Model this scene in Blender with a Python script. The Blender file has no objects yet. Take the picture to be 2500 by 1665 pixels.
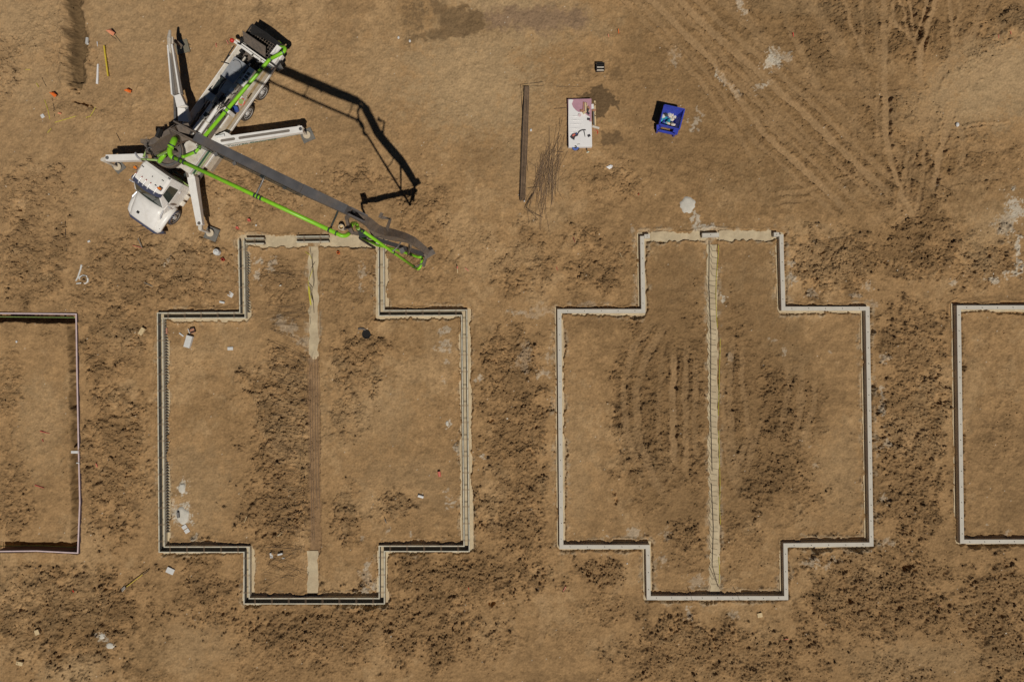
import bpy, math, random
import numpy as np
from mathutils import Vector, Matrix

# ------------------------------------------------------------------ camera, sky, sun, exposure
scene = bpy.context.scene
C = scene.collection
H_CAM = 40.0            # drone height in metres
F_PX = 1640.0           # focal length in photograph pixels (2500 wide)
cam_d = bpy.data.cameras.new("camera")
cam_d.sensor_width = 36.0
cam_d.lens = F_PX / 2500.0 * 36.0
cam_d.clip_start = 0.5
cam_d.clip_end = 3000.0
cam = bpy.data.objects.new("camera", cam_d)
C.objects.link(cam)
cam.location = (0, 0, H_CAM)
cam.rotation_euler = (0, 0, 0)
scene.camera = cam

SHX, SHY = -0.205, 0.58          # shadow of a 1 m post, in metres (east, north)
sun_elev = math.atan2(1.0, math.hypot(SHX, SHY))
w = bpy.data.worlds.new("World")
scene.world = w
w.use_nodes = True
nt = w.node_tree
bg = nt.nodes['Background']
sky = nt.nodes.new('ShaderNodeTexSky')
sky.sky_type = 'NISHITA'
sky.sun_disc = False
sky.altitude = 1500.0
sky.air_density = 0.45
sky.dust_density = 0.2
sky.sun_elevation = sun_elev
sky.sun_rotation = math.atan2(-SHX, -SHY)
nt.links.new(sky.outputs[0], bg.inputs[0])
bg.inputs[1].default_value = 0.05
sd = bpy.data.lights.new("sun", 'SUN')
sd.energy = 5.0
sd.angle = math.radians(0.5)
sd.color = (1.0, 0.95, 0.87)
sun = bpy.data.objects.new("sun", sd)
C.objects.link(sun)
sun.location = (10, -30, 60)
sun.rotation_euler = Vector((-SHX, -SHY, 1.0)).to_track_quat('Z', 'Y').to_euler()
scene.view_settings.view_transform = 'Standard'
scene.view_settings.look = 'None'
scene.view_settings.exposure = -0.72
scene.view_settings.gamma = 1.0
scene.render.engine = 'CYCLES'
scene.cycles.max_bounces = 4

random.seed(7)
rng = np.random.default_rng(11)

def P(u, v, z=0.0):
    """survey helper: point seen at photo pixel (u, v) standing at height z"""
    k = (H_CAM - z) / F_PX
    return Vector(((u - 1250.0) * k, (832.5 - v) * k, z))

# ------------------------------------------------------------------ materials
def mat(name, col, rough=0.6, metal=0.0, var=0.12, scale=6.0, dirt=0.0, bump=0.0, spec=0.4):
    m = bpy.data.materials.new(name)
    m.use_nodes = True
    n = m.node_tree
    b = n.nodes['Principled BSDF']
    b.inputs['Roughness'].default_value = rough
    b.inputs['Metallic'].default_value = metal
    b.inputs['Specular IOR Level'].default_value = spec
    tc = n.nodes.new('ShaderNodeTexCoord')
    nz = n.nodes.new('ShaderNodeTexNoise')
    nz.inputs['Scale'].default_value = scale
    nz.inputs['Detail'].default_value = 6
    nz.inputs['Roughness'].default_value = 0.65
    n.links.new(tc.outputs['Object'], nz.inputs['Vector'])
    r = n.nodes.new('ShaderNodeValToRGB')
    r.color_ramp.elements[0].position = 0.3
    r.color_ramp.elements[1].position = 0.7
    r.color_ramp.elements[0].color = (*[max(0, c * (1 - var)) for c in col], 1)
    r.color_ramp.elements[1].color = (*[min(1, c * (1 + var)) for c in col], 1)
    n.links.new(nz.outputs['Fac'], r.inputs['Fac'])
    out = r.outputs['Color']
    if dirt > 0:
        n2 = n.nodes.new('ShaderNodeTexNoise')
        n2.inputs['Scale'].default_value = scale * 0.35
        n2.inputs['Detail'].default_value = 8
        n2.inputs['Roughness'].default_value = 0.75
        n.links.new(tc.outputs['Object'], n2.inputs['Vector'])
        r2 = n.nodes.new('ShaderNodeValToRGB')
        r2.color_ramp.elements[0].position = 0.62 - 0.35 * dirt
        r2.color_ramp.elements[1].position = 0.75
        r2.color_ramp.elements[0].color = (0, 0, 0, 1)
        r2.color_ramp.elements[1].color = (dirt, dirt, dirt, 1)
        n.links.new(n2.outputs['Fac'], r2.inputs['Fac'])
        mx = n.nodes.new('ShaderNodeMix')
        mx.data_type = 'RGBA'
        n.links.new(r2.outputs['Color'], mx.inputs[0])
        n.links.new(out, mx.inputs[6])
        mx.inputs[7].default_value = (0.30, 0.205, 0.12, 1)
        out = mx.outputs[2]
    n.links.new(out, b.inputs['Base Color'])
    if bump > 0:
        bp = n.nodes.new('ShaderNodeBump')
        bp.inputs['Strength'].default_value = bump
        bp.inputs['Distance'].default_value = 0.02
        n.links.new(nz.outputs['Fac'], bp.inputs['Height'])
        n.links.new(bp.outputs['Normal'], b.inputs['Normal'])
    return m

MT = dict(
    strip=mat('cream_strip_concrete', (0.53, 0.43, 0.275), 0.9, var=0.2, scale=2.5, dirt=0.55, bump=0.5),
    white=mat('white_paint', (0.80, 0.765, 0.71), 0.35, var=0.06, scale=3, dirt=0.2),
    whited=mat('dusty_white_paint', (0.68, 0.63, 0.54), 0.55, var=0.16, scale=4, dirt=0.65),
    deck=mat('dusty_deck_plate', (0.46, 0.41, 0.33), 0.6, var=0.2, scale=2.5, dirt=0.9),
    green=mat('lime_green_paint', (0.235, 0.56, 0.022), 0.38, var=0.12, scale=4, dirt=0.22),
    dgreen=mat('dull_green_paint', (0.30, 0.44, 0.13), 0.5, var=0.25, scale=9, dirt=0.5),
    sgreen=mat('dark_green_lettering', (0.03, 0.13, 0.06), 0.5),
    boom=mat('dark_grey_boom_paint', (0.10, 0.095, 0.095), 0.5, var=0.22, scale=2.2, dirt=0.4),
    boomd=mat('dusty_brown_boom', (0.13, 0.105, 0.085), 0.7, var=0.3, scale=6, dirt=0.5, bump=0.3),
    clamp=mat('dark_clamp_steel', (0.05, 0.06, 0.055), 0.5, 0.3),
    black=mat('black_rubber', (0.022, 0.020, 0.019), 0.8, var=0.3, scale=12),
    hole=mat('dark_opening', (0.012, 0.010, 0.009), 0.9),
    tyre=mat('tyre_rubber', (0.055, 0.046, 0.038), 0.85, var=0.3, scale=10, dirt=0.45),
    rim=mat('aluminium_rim', (0.75, 0.74, 0.71), 0.4, 0.0, var=0.1),
    chrome=mat('chrome', (0.72, 0.71, 0.71), 0.25, 0.45, var=0.05),
    navy=mat('navy_visor_paint', (0.065, 0.072, 0.115), 0.3, var=0.1),
    glass=mat('dark_glass', (0.045, 0.055, 0.045), 0.08, var=0.3, scale=3, spec=0.7),
    amber=mat('amber_lens', (0.85, 0.22, 0.015), 0.2),
    red=mat('red_plastic', (0.55, 0.035, 0.02), 0.45),
    pinkred=mat('faded_red_plastic', (0.62, 0.16, 0.11), 0.5),
    orange=mat('orange_fabric', (0.80, 0.16, 0.02), 0.7, var=0.15),
    orangep=mat('faded_orange_fabric', (0.78, 0.30, 0.16), 0.7, var=0.15),
    steel=mat('grey_steel', (0.19, 0.18, 0.17), 0.5, 0.5, var=0.3, dirt=0.4),
    greypanel=mat('warm_grey_inset_paint', (0.20, 0.17, 0.14), 0.6, var=0.12, scale=8),
    rust=mat('rusty_rebar', (0.25, 0.165, 0.10), 0.8, 0.1, var=0.45, scale=5),
    rebar=mat('dark_rebar', (0.085, 0.062, 0.044), 0.75, 0.3, var=0.4, scale=5),
    conc=mat('pale_cured_concrete', (0.55, 0.505, 0.425), 0.85, var=0.07, scale=3, dirt=0.10, bump=0.1),
    foot=mat('tan_footing_concrete', (0.52, 0.42, 0.27), 0.9, var=0.15, scale=2.2, dirt=0.45, bump=0.4),
    spill=mat('spilled_concrete', (0.56, 0.52, 0.44), 0.9, var=0.12, scale=5, dirt=0.2, bump=0.4),
    board=mat('weathered_form_board', (0.56, 0.51, 0.39), 0.8, var=0.18, scale=4, dirt=0.3),
    boardg=mat('grey_form_face', (0.16, 0.15, 0.13), 0.8, var=0.25, scale=4, dirt=0.3),
    wood=mat('pale_lumber', (0.62, 0.47, 0.26), 0.8, var=0.2, scale=7),
    yellow=mat('yellow_paint', (0.58, 0.43, 0.04), 0.55, var=0.15),
    tape=mat('yellow_tape', (0.62, 0.55, 0.06), 0.5, var=0.2),
    pink=mat('pink_foam', (0.46, 0.25, 0.30), 0.8, var=0.10, scale=5),
    pinkl=mat('pale_pink_edge', (0.60, 0.47, 0.46), 0.8, var=0.12, scale=5, dirt=0.1),
    purple=mat('purple_grey_board_face', (0.13, 0.09, 0.105), 0.8, var=0.2, scale=5, dirt=0.3),
    sheet=mat('white_sheet', (0.78, 0.755, 0.73), 0.6, var=0.04, scale=2),
    foam=mat('white_foam', (0.62, 0.61, 0.58), 0.8, var=0.06, scale=6, dirt=0.1),
    blue=mat('blue_paint', (0.045, 0.065, 0.40), 0.35, var=0.15, scale=6, dirt=0.12),
    blued=mat('dark_blue_paint', (0.045, 0.06, 0.22), 0.5, var=0.3, scale=9, dirt=0.35),
    bluep=mat('blue_plastic', (0.05, 0.10, 0.33), 0.4, var=0.2),
    teal=mat('teal_film', (0.03, 0.33, 0.42), 0.4, var=0.3, scale=12),
    cream=mat('cream_paper', (0.70, 0.62, 0.50), 0.8, var=0.2, scale=10),
    mint=mat('pale_green_metal', (0.50, 0.62, 0.48), 0.4, var=0.1),
    pvc=mat('beige_plastic_pipe', (0.60, 0.50, 0.36), 0.5, var=0.1),
    chalk=mat('white_marking_paint', (0.66, 0.65, 0.61), 0.9, var=0.1, scale=14, dirt=0.15),
    redpaint=mat('red_marking_paint', (0.45, 0.10, 0.07), 0.9, var=0.3, scale=14, dirt=0.4),
    brick=mat('terracotta_board', (0.42, 0.20, 0.12), 0.8, var=0.15),
    cloth=mat('patterned_dark_cloth', (0.045, 0.04, 0.045), 0.8, var=0.3, scale=20),
    mesh=mat('galvanised_mesh', (0.24, 0.21, 0.15), 0.6, 0.3, var=0.3, scale=20),
    bluegrey=mat('blue_grey_tank', (0.30, 0.31, 0.32), 0.5, var=0.1, scale=4, dirt=0.3),
)

# ------------------------------------------------------------------ mesh builder
ROOTM = {}
class MB:
    def __init__(s):
        s.v = []; s.f = []
    def add(s, vs, fs):
        o = len(s.v)
        s.v.extend([Vector(a) for a in vs])
        s.f.extend([tuple(i + o for i in f) for f in fs])
        return s
    def bar(s, p, q, w, d, w2=None, d2=None, up=(0, 0, 1), top=False):
        """box beam from p to q, w = width across, d = depth along up; top=True: p,q lie on the upper face"""
        p = Vector(p); q = Vector(q); w2 = w if w2 is None else w2; d2 = d if d2 is None else d2
        t = (q - p).normalized(); up = Vector(up)
        sd_ = t.cross(up)
        if sd_.length < 1e-4: sd_ = t.cross(Vector((0, 1, 0)))
        sd_.normalize(); u = sd_.cross(t).normalized()
        vs = []
        for c, ww, dd in ((p, w, d), (q, w2, d2)):
            o = -u * dd / 2 if top else Vector()
            for a, b in ((-1, -1), (1, -1), (1, 1), (-1, 1)):
                vs.append(c + o + sd_ * (a * ww / 2) + u * (b * dd / 2))
        return s.add(vs, [(3, 2, 1, 0), (4, 5, 6, 7), (0, 1, 5, 4), (1, 2, 6, 5), (2, 3, 7, 6), (3, 0, 4, 7)])
    def box(s, c, size, rot=0.0, M=None):
        hx, hy, hz = [a / 2 for a in size]
        m = M if M is not None else Matrix.Rotation(rot, 3, 'Z')
        vs = [Vector(c) + m @ Vector((x * hx, y * hy, z * hz)) for z in (-1, 1) for x, y in ((-1, -1), (1, -1), (1, 1), (-1, 1))]
        return s.add(vs, [(3, 2, 1, 0), (4, 5, 6, 7), (0, 1, 5, 4), (1, 2, 6, 5), (2, 3, 7, 6), (3, 0, 4, 7)])
    def tube(s, pts, r, n=8, caps=True, closed=False):
        pts = [Vector(p) for p in pts]
        rr = r if isinstance(r, (list, tuple)) else [r] * len(pts)
        vs = []; fs = []; N = len(pts); ref = None
        for i, p in enumerate(pts):
            a = pts[i - 1] if (i > 0 or closed) else p
            b = pts[(i + 1) % N] if (i < N - 1 or closed) else p
            t = (b - a).normalized() if (b - a).length > 1e-9 else Vector((0, 0, 1))
            if ref is None:
                ref = t.orthogonal().normalized()
            ref = (ref - t * ref.dot(t))
            ref = ref.normalized() if ref.length > 1e-6 else t.orthogonal().normalized()
            bt = t.cross(ref)
            for k in range(n):
                an = 2 * math.pi * k / n
                vs.append(p + (ref * math.cos(an) + bt * math.sin(an)) * rr[i])
        M_ = N if closed else N - 1
        for i in range(M_):
            for k in range(n):
                a = i * n + k; b = i * n + (k + 1) % n
                j = ((i + 1) % N) * n
                fs.append((a, b, j + (k + 1) % n, j + k))
        if caps and not closed:
            fs.append(tuple(range(n - 1, -1, -1)))
            fs.append(tuple((N - 1) * n + k for k in range(n)))
        return s.add(vs, fs)
    def cyl(s, p, q, r, n=16, r2=None):
        return s.tube([p, q], [r, r if r2 is None else r2], n)
    def ring(s, p, q, ro, ri, n=24):
        """hollow cylinder (open tube with wall) from p to q"""
        p = Vector(p); q = Vector(q); t = (q - p).normalized()
        a = t.orthogonal().normalized(); b = t.cross(a)
        vs = []
        for c in (p, q):
            for rad in (ro, ri):
                for k in range(n):
                    an = 2 * math.pi * k / n
                    vs.append(c + (a * math.cos(an) + b * math.sin(an)) * rad)
        fs = []
        for k in range(n):
            l = (k + 1) % n
            fs += [(k, l, 2 * n + l, 2 * n + k), (n + l, n + k, 3 * n + k, 3 * n + l),
                   (l, k, n + k, n + l), (2 * n + k, 2 * n + l, 3 * n + l, 3 * n + k)]
        return s.add(vs, fs)
    def slab(s, poly, zt, zb):
        """prism: poly = world xy points of the top outline"""
        n = len(poly)
        ar = sum(poly[i][0] * poly[(i + 1) % n][1] - poly[(i + 1) % n][0] * poly[i][1] for i in range(n))
        if ar < 0: poly = list(poly)[::-1]
        if not isinstance(zt, (list, tuple)): zt = [zt] * n
        if not isinstance(zb, (list, tuple)): zb = [zb] * n
        vs = [Vector((p[0], p[1], zt[i])) for i, p in enumerate(poly)] + [Vector((p[0], p[1], zb[i])) for i, p in enumerate(poly)]
        fs = [tuple(range(n)), tuple(range(2 * n - 1, n - 1, -1))]
        for i in range(n):
            j = (i + 1) % n
            fs.append((i, n + i, n + j, j))
        return s.add(vs, fs)
    def pslab(s, pix, zt, zb):
        return s.slab([P(u, v, zt)[:2] for u, v in pix], zt, zb)
    def plate(s, pts, thick):
        """flat or bent plate through 3-D outline pts with thickness along its normal"""
        pts = [Vector(p) for p in pts]
        nrm = (pts[1] - pts[0]).cross(pts[2] - pts[0]).normalized() * thick
        n = len(pts)
        vs = pts + [p - nrm for p in pts]
        fs = [tuple(range(n)), tuple(range(2 * n - 1, n - 1, -1))]
        for i in range(n):
            j = (i + 1) % n
            fs.append((i, n + i, n + j, j))
        return s.add(vs, fs)
    def sphere(s, c, r, n=10, m=6, sc=(1, 1, 1)):
        c = Vector(c); vs = []; fs = []
        for i in range(m + 1):
            th = math.pi * i / m
            for k in range(n):
                ph = 2 * math.pi * k / n
                vs.append(c + Vector((r * sc[0] * math.sin(th) * math.cos(ph), r * sc[1] * math.sin(th) * math.sin(ph), r * sc[2] * math.cos(th))))
        for i in range(m):
            for k in range(n):
                l = (k + 1) % n
                fs.append((i * n + k, (i + 1) * n + k, (i + 1) * n + l, i * n + l))
        return s.add(vs, fs)
    def loft(s, secs, caps=True):
        n = len(secs[0]); vs = [p for sec in secs for p in sec]; fs = []
        for i in range(len(secs) - 1):
            for k in range(n):
                l = (k + 1) % n
                fs.append((i * n + k, i * n + l, (i + 1) * n + l, (i + 1) * n + k))
        if caps:
            fs.append(tuple(range(n - 1, -1, -1)))
            fs.append(tuple((len(secs) - 1) * n + k for k in range(n)))
        return s.add(vs, fs)
    def ribbon(s, path, hw, zt, zb, closed=False, jit=0.0, step=0.0, rnd=None, off=0.0):
        """wall following a plan path (mitred corners); off shifts it sideways"""
        pts = [Vector((p[0], p[1])) for p in path]
        N = len(pts)
        def seg_n(a, b):
            t = (b - a).normalized(); return Vector((-t.y, t.x))
        L = []; R = []
        for i, p in enumerate(pts):
            if closed or 0 < i < N - 1:
                n1 = seg_n(pts[i - 1], p); n2 = seg_n(p, pts[(i + 1) % N])
            elif i == 0:
                n1 = n2 = seg_n(p, pts[1])
            else:
                n1 = n2 = seg_n(pts[i - 1], p)
            m = (n1 + n2); m = m / max(0.3, m.dot(n1)) if m.length > 1e-6 else n1
            L.append(p + m * (off + hw)); R.append(p + m * (off - hw))
        rows = []
        M_ = N if closed else N - 1
        for i in range(M_):
            j = (i + 1) % N
            ln = (pts[j] - pts[i]).length
            k = max(1, int(ln / step)) if step > 0 else 1
            for q in range(k):
                t = q / k
                a = L[i].lerp(L[j], t); b = R[i].lerp(R[j], t)
                if q > 0 and jit > 0:
                    nn = (a - b).normalized()
                    a = a + nn * rnd.uniform(-jit, jit); b = b + nn * rnd.uniform(-jit, jit)
                rows.append((a, b))
        if not closed: rows.append((L[-1], R[-1]))
        vs = []; fs = []
        for a, b in rows:
            vs += [Vector((a.x, a.y, zt)), Vector((b.x, b.y, zt)), Vector((b.x, b.y, zb)), Vector((a.x, a.y, zb))]
        n = len(rows)
        for i in range(n if closed else n - 1):
            a = 4 * i; b = 4 * ((i + 1) % n)
            for k in range(4):
                l = (k + 1) % 4
                fs.append((a + k, a + l, b + l, b + k))
        if not closed:
            fs += [(3, 2, 1, 0), (4 * n - 4, 4 * n - 3, 4 * n - 2, 4 * n - 1)]
        return s.add(vs, fs)
    def build(s, name, m, parent=None, label=None, smooth=False, origin=None):
        if parent is None:
            xs = [p.x for p in s.v]; ys = [p.y for p in s.v]; zs = [p.z for p in s.v]
            o = Vector(origin) if origin is not None else Vector(((min(xs) + max(xs)) / 2, (min(ys) + max(ys)) / 2, min(zs)))
            M_ = Matrix.Translation(o)
        else:
            M_ = ROOTM[parent.name]
        inv = M_.inverted()
        me = bpy.data.meshes.new(name)
        me.from_pydata([inv @ p for p in s.v], [], s.f)
        me.validate()
        me.update()
        import bmesh
        bm = bmesh.new(); bm.from_mesh(me)
        bmesh.ops.recalc_face_normals(bm, faces=bm.faces[:])
        bm.to_mesh(me); bm.free()
        me.materials.append(m)
        if smooth:
            me.polygons.foreach_set('use_smooth', [True] * len(me.polygons))
        ob = bpy.data.objects.new(name, me)
        C.objects.link(ob)
        if parent is None:
            ob.location = o
        else:
            ob.parent = parent
        ROOTM[ob.name] = M_
        if label: ob['label'] = label
        return ob

def tag(o, label, cat, group=None):
    o['label'] = label; o['category'] = cat
    if group: o['group'] = group
    return o
def thing(name, label, cat, loc=(0, 0, 0), rotz=0.0, group=None):
    o = bpy.data.objects.new(name, None)
    o.empty_display_size = 0.3
    C.objects.link(o)
    o.location = loc; o.rotation_euler = (0, 0, rotz)
    ROOTM[o.name] = Matrix.Translation(Vector(loc)) @ Matrix.Rotation(rotz, 4, 'Z')
    return tag(o, label, cat, group)
def arc(p0, p1, p2, n=8):
    p0, p1, p2 = Vector(p0), Vector(p1), Vector(p2)
    return [p0 * (1 - t) ** 2 + p1 * 2 * t * (1 - t) + p2 * t * t for t in [i / n for i in range(n + 1)]]
def soft(me_ob, width=0.01, seg=2):
    b = me_ob.modifiers.new('bevel', 'BEVEL'); b.width = width; b.segments = seg; b.limit_method = 'ANGLE'
    return me_ob
# ------------------------------------------------------------------ foundation plans (photo survey points -> metres)
def pl(px): return [P(u, v)[:2] for u, v in px]
F2 = [(593, 589), (596, 770), (396, 771), (400, 1338), (606, 1338), (606, 1463), (934, 1463), (934, 1336), (1140, 1336), (1134, 764), (933, 765), (932, 589)]
F3 = [(1566, 578), (1569, 760), (1365, 760), (1370, 1332), (1580, 1332), (1582, 1456), (1916, 1456), (1914, 1328), (2123, 1326), (2113.5, 754), (1909, 754), (1904, 574)]
F4 = [(2560, 570), (2560, 751), (2335, 751), (2343, 1319), (2560, 1319), (2560, 1446), (2890, 1446), (2890, 1319), (3095, 1319), (3095, 751), (2890, 751), (2890, 570)]
F1 = [(-16, 590), (-5, 590), (-5, 765), (187, 767), (189, 900), (191, 1000), (193, 1100), (196, 1225), (191, 1349), (90, 1344), (-5, 1345), (-5, 1440), (-16, 1452), (-330, 1452), (-330, 1345), (-540, 1345), (-540, 765), (-330, 765), (-330, 590)]
STRIP2 = [(764, 600), (764, 700), (765, 868)]
STRIP2C = [(762, 1340), (763, 1452)]
TR2 = [(765, 868), (770, 1340)]
STRIP3 = [(1739, 588), (1738, 700), (1741, 900), (1742, 1100), (1745, 1300), (1746, 1442)]

# ------------------------------------------------------------------ terrain
D = 0.045
X0, X1, Y0, Y1 = -33.6, 33.6, -23.0, 23.0
nx = int(round((X1 - X0) / D)) + 1
ny = int(round((Y1 - Y0) / D)) + 1
def outer(lo):
    a = []; d = 0.12; s_ = 0.0
    while s_ < 420:
        s_ += d; d *= 1.22; a.append(s_)
    return np.array(a)
ox = outer(0)
xs = np.concatenate([(X0 - ox)[::-1], np.linspace(X0, X1, nx), X1 + ox])
ys = np.concatenate([(Y0 - ox)[::-1], np.linspace(Y0, Y1, ny), Y1 + ox])
def mirror(i, n):
    p = 2 * (n - 1); i = np.mod(i, p)
    return np.where(i >= n, p - i, i)
ixm = mirror(np.round((xs - X0) / D).astype(int), nx)
iym = mirror(np.round((ys - Y0) / D).astype(int), ny)
kx = np.fft.rfftfreq(2048, D)[None, :]
ky = np.fft.fftfreq(1536, D)[:, None]
KK = np.hypot(kx, ky) + 1e-9
def fftnoise(beta, lo, hi, seed, stretch=(1, 1)):
    r = np.random.default_rng(seed).standard_normal((1536, 2048)).astype(np.float32)
    K = np.hypot(kx * stretch[0], ky * stretch[1]) + 1e-9
    S = K ** (-beta / 2.0) * (1 / (1 + (lo / K) ** 6)) * (1 / (1 + (K / hi) ** 6))
    n_ = np.fft.irfft2(np.fft.rfft2(r) * S, s=(1536, 2048))[:ny, :nx]
    n_ = ((n_ - n_.mean()) / n_.std()).astype(np.float32)
    return n_[np.ix_(iym, ixm)]
XX, YY = np.meshgrid(xs.astype(np.float32), ys.astype(np.float32))
U = XX * 41.0 + 1250.0
V = 832.5 - YY * 41.0
nA = fftnoise(3.0, 0.02, 0.6, 1)      # big soft swells
nB = fftnoise(2.4, 0.15, 3.0, 2)      # metre-size
nC = fftnoise(1.8, 0.8, 10.0, 3)      # decimetre
nD = fftnoise(0.9, 3.0, 14.0, 4)      # grain
nE = fftnoise(2.6, 0.05, 4.0, 5)      # colour patches
nF = fftnoise(2.2, 0.3, 9.0, 6)       # colour mottling
wx = fftnoise(2.2, 0.3, 5.0, 8) ; wy = fftnoise(2.2, 0.3, 5.0, 9)
def sstep(a, b, x):
    t = np.clip((x - a) / (b - a), 0, 1); return t * t * (3 - 2 * t)
Uw = U + wx * 5.0; Vw = V + wy * 5.0
def ell(cx, cy, rx, ry, ang=0.0, soft_=0.35, rag=0.25):
    c, s_ = math.cos(math.radians(ang)), math.sin(math.radians(ang))
    du = Uw - cx; dv = Vw - cy
    a = (du * c + dv * s_) / rx; b = (-du * s_ + dv * c) / ry
    d = np.sqrt(a * a + b * b) + nF * rag * 0.35
    return 1 - sstep(1 - soft_, 1 + soft_ * 0.6, d)
def pdist(path, uu=None, vv=None, along=False, closed=False):
    uu = U if uu is None else uu; vv = V if vv is None else vv
    best = np.full(uu.shape, 1e9, np.float32); al = np.zeros_like(best); acc = 0.0
    pts = list(path) + ([path[0]] if closed else [])
    for (a0, b0), (a1, b1) in zip(pts[:-1], pts[1:]):
        du, dv = a1 - a0, b1 - b0; L = math.hypot(du, dv)
        t = np.clip(((uu - a0) * du + (vv - b0) * dv) / (L * L), 0, 1)
        d = np.hypot(uu - a0 - t * du, vv - b0 - t * dv)
        m = d < best
        best = np.where(m, d, best)
        if along: al = np.where(m, acc + t * L, al)
        acc += L
    return (best, al) if along else best

# --- clod zones (cx, cy, rx, ry, strength)
S_ = 1 / 0.9416
Z = [(80,440,80,60,.8),(80,590,80,115,.95),(5,140,40,70,1),(10,-10,60,60,.2),(300,630,95,80,.9),(420,620,90,65,.9),(500,640,50,60,.7),(262,780,70,100,.8),(260,1050,75,170,.95),
     (150,1420,190,110,.95),(60,1340,90,50,.7),(460,1310,45,60,.8),(470,1370,70,60,.8),(1060,1330,180,60,1),(760,1450,200,80,.95),(960,1440,150,90,.95),(1100,1470,100,50,.5),(620,1520,120,50,.5),
     (1375,1315,58,28,1),(1400,1400,70,40,.6),(1560,1500,130,80,.9),(1720,1520,170,70,.85),(2010,1360,170,110,1.1),(2290,1380,80,90,1),(2310,1500,80,70,.9),(2180,1430,70,80,.6),(2060,1540,120,40,.6),
     (2100,790,75,85,1.05),(2095,950,78,110,1.1),(2090,1120,75,120,1),(1180,850,60,100,.95),(1180,1000,70,120,1),(1185,1180,72,110,1),(1200,600,75,70,.75),(1365,600,75,75,.75),(970,470,60,55,.8),(980,580,80,55,.55),
     (810,430,80,40,.75),(600,440,90,45,.85),(520,420,60,30,.5),(560,500,60,30,.5),(640,650,60,55,.6),(650,900,75,90,.95),(650,1020,72,120,1),(640,1170,85,80,1),(650,1260,60,50,.6),(825,830,65,75,.85),(800,950,45,60,.6),
     (800,1190,33,65,.85),(905,1160,50,30,.8),(790,660,60,70,.45),(810,620,50,40,.4),(1480,900,55,150,.6),(1450,1000,40,110,.7),(1570,900,50,150,.6),(1540,1000,50,130,.55),(1500,1120,50,60,.5),(1575,1235,45,32,1),(1570,1290,60,30,.5),
     (1435,920,26,120,.95),(1465,1040,28,80,.95),(1500,980,40,160,.75),(1790,950,50,120,.75),(1750,1080,70,90,.8),(1820,1100,40,60,.7),(1690,950,22,220,.7),(1605,950,22,240,.7),(1700,900,35,200,.45),(1770,1040,60,110,.5),(1850,960,50,90,.5),(1830,1120,80,90,.5),(1700,1250,60,90,.5),(1920,600,95,75,1),(2110,570,95,65,1.1),(2150,530,60,50,.8),(2285,590,62,55,.9),(2240,640,60,40,.6),
     (2110,420,80,60,.85),(2060,300,110,80,.6),(2000,380,110,70,.55),(2250,380,110,60,.5),(1900,60,120,60,.65),(2050,60,130,80,.72),(2200,90,110,60,.65),(2300,40,80,50,.8),(1800,250,160,90,.35),(1620,350,120,100,.3),(1880,330,90,60,.45),(1960,150,60,40,.6),(1870,150,60,60,.5),(1400,420,75,40,.6),(1690,40,80,50,.45),
     (1640,130,60,60,.3),(1750,400,120,60,.3),(1980,440,90,50,.35),(100,80,60,80,.4),(170,250,60,30,.5),(280,250,60,50,.3),(620,40,60,40,.35),(560,180,30,30,.2),(430,730,60,50,.3),(450,850,60,50,.25),(200,700,40,50,.6),(20,900,30,100,.6),
     (30,1150,40,100,.7),(100,1000,60,60,.2),(1000,790,60,40,.25),(930,1030,100,60,.15),(1340,700,80,50,.2),(2280,800,60,60,.3),(2300,980,50,120,.35),(2260,1150,60,80,.2),(2150,1260,60,40,.4),(1010,640,60,50,.35),(1090,560,60,50,.4),
     (1230,1250,70,50,.5),(1950,720,60,20,.3),(1300,1450,60,60,.3),(1430,1540,60,40,.5),(330,1560,60,30,.4),(2200,350,60,70,.5)]
clod = np.zeros_like(U)
for (cx, cy, rx, ry, st) in Z:
    cx *= S_; cy *= S_; rx *= S_ * 1.08; ry *= S_ * 1.08
    clod = np.maximum(clod, st * ell(cx, cy, rx * 1.06, ry * 1.06, 0, 0.65, 0.6))
inside = (np.abs(U - 1250) < 1500) & (np.abs(V - 832) < 1000)
clod = np.where(inside, clod, 0.45 * sstep(0.0, 1.2, nA))
clod *= 0.68 + 0.32 * sstep(-1.0, 0.6, nB)
clod = np.maximum(clod, inside * 0.17 * sstep(-.5, 1.3, nA + .5 * nB))

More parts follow.
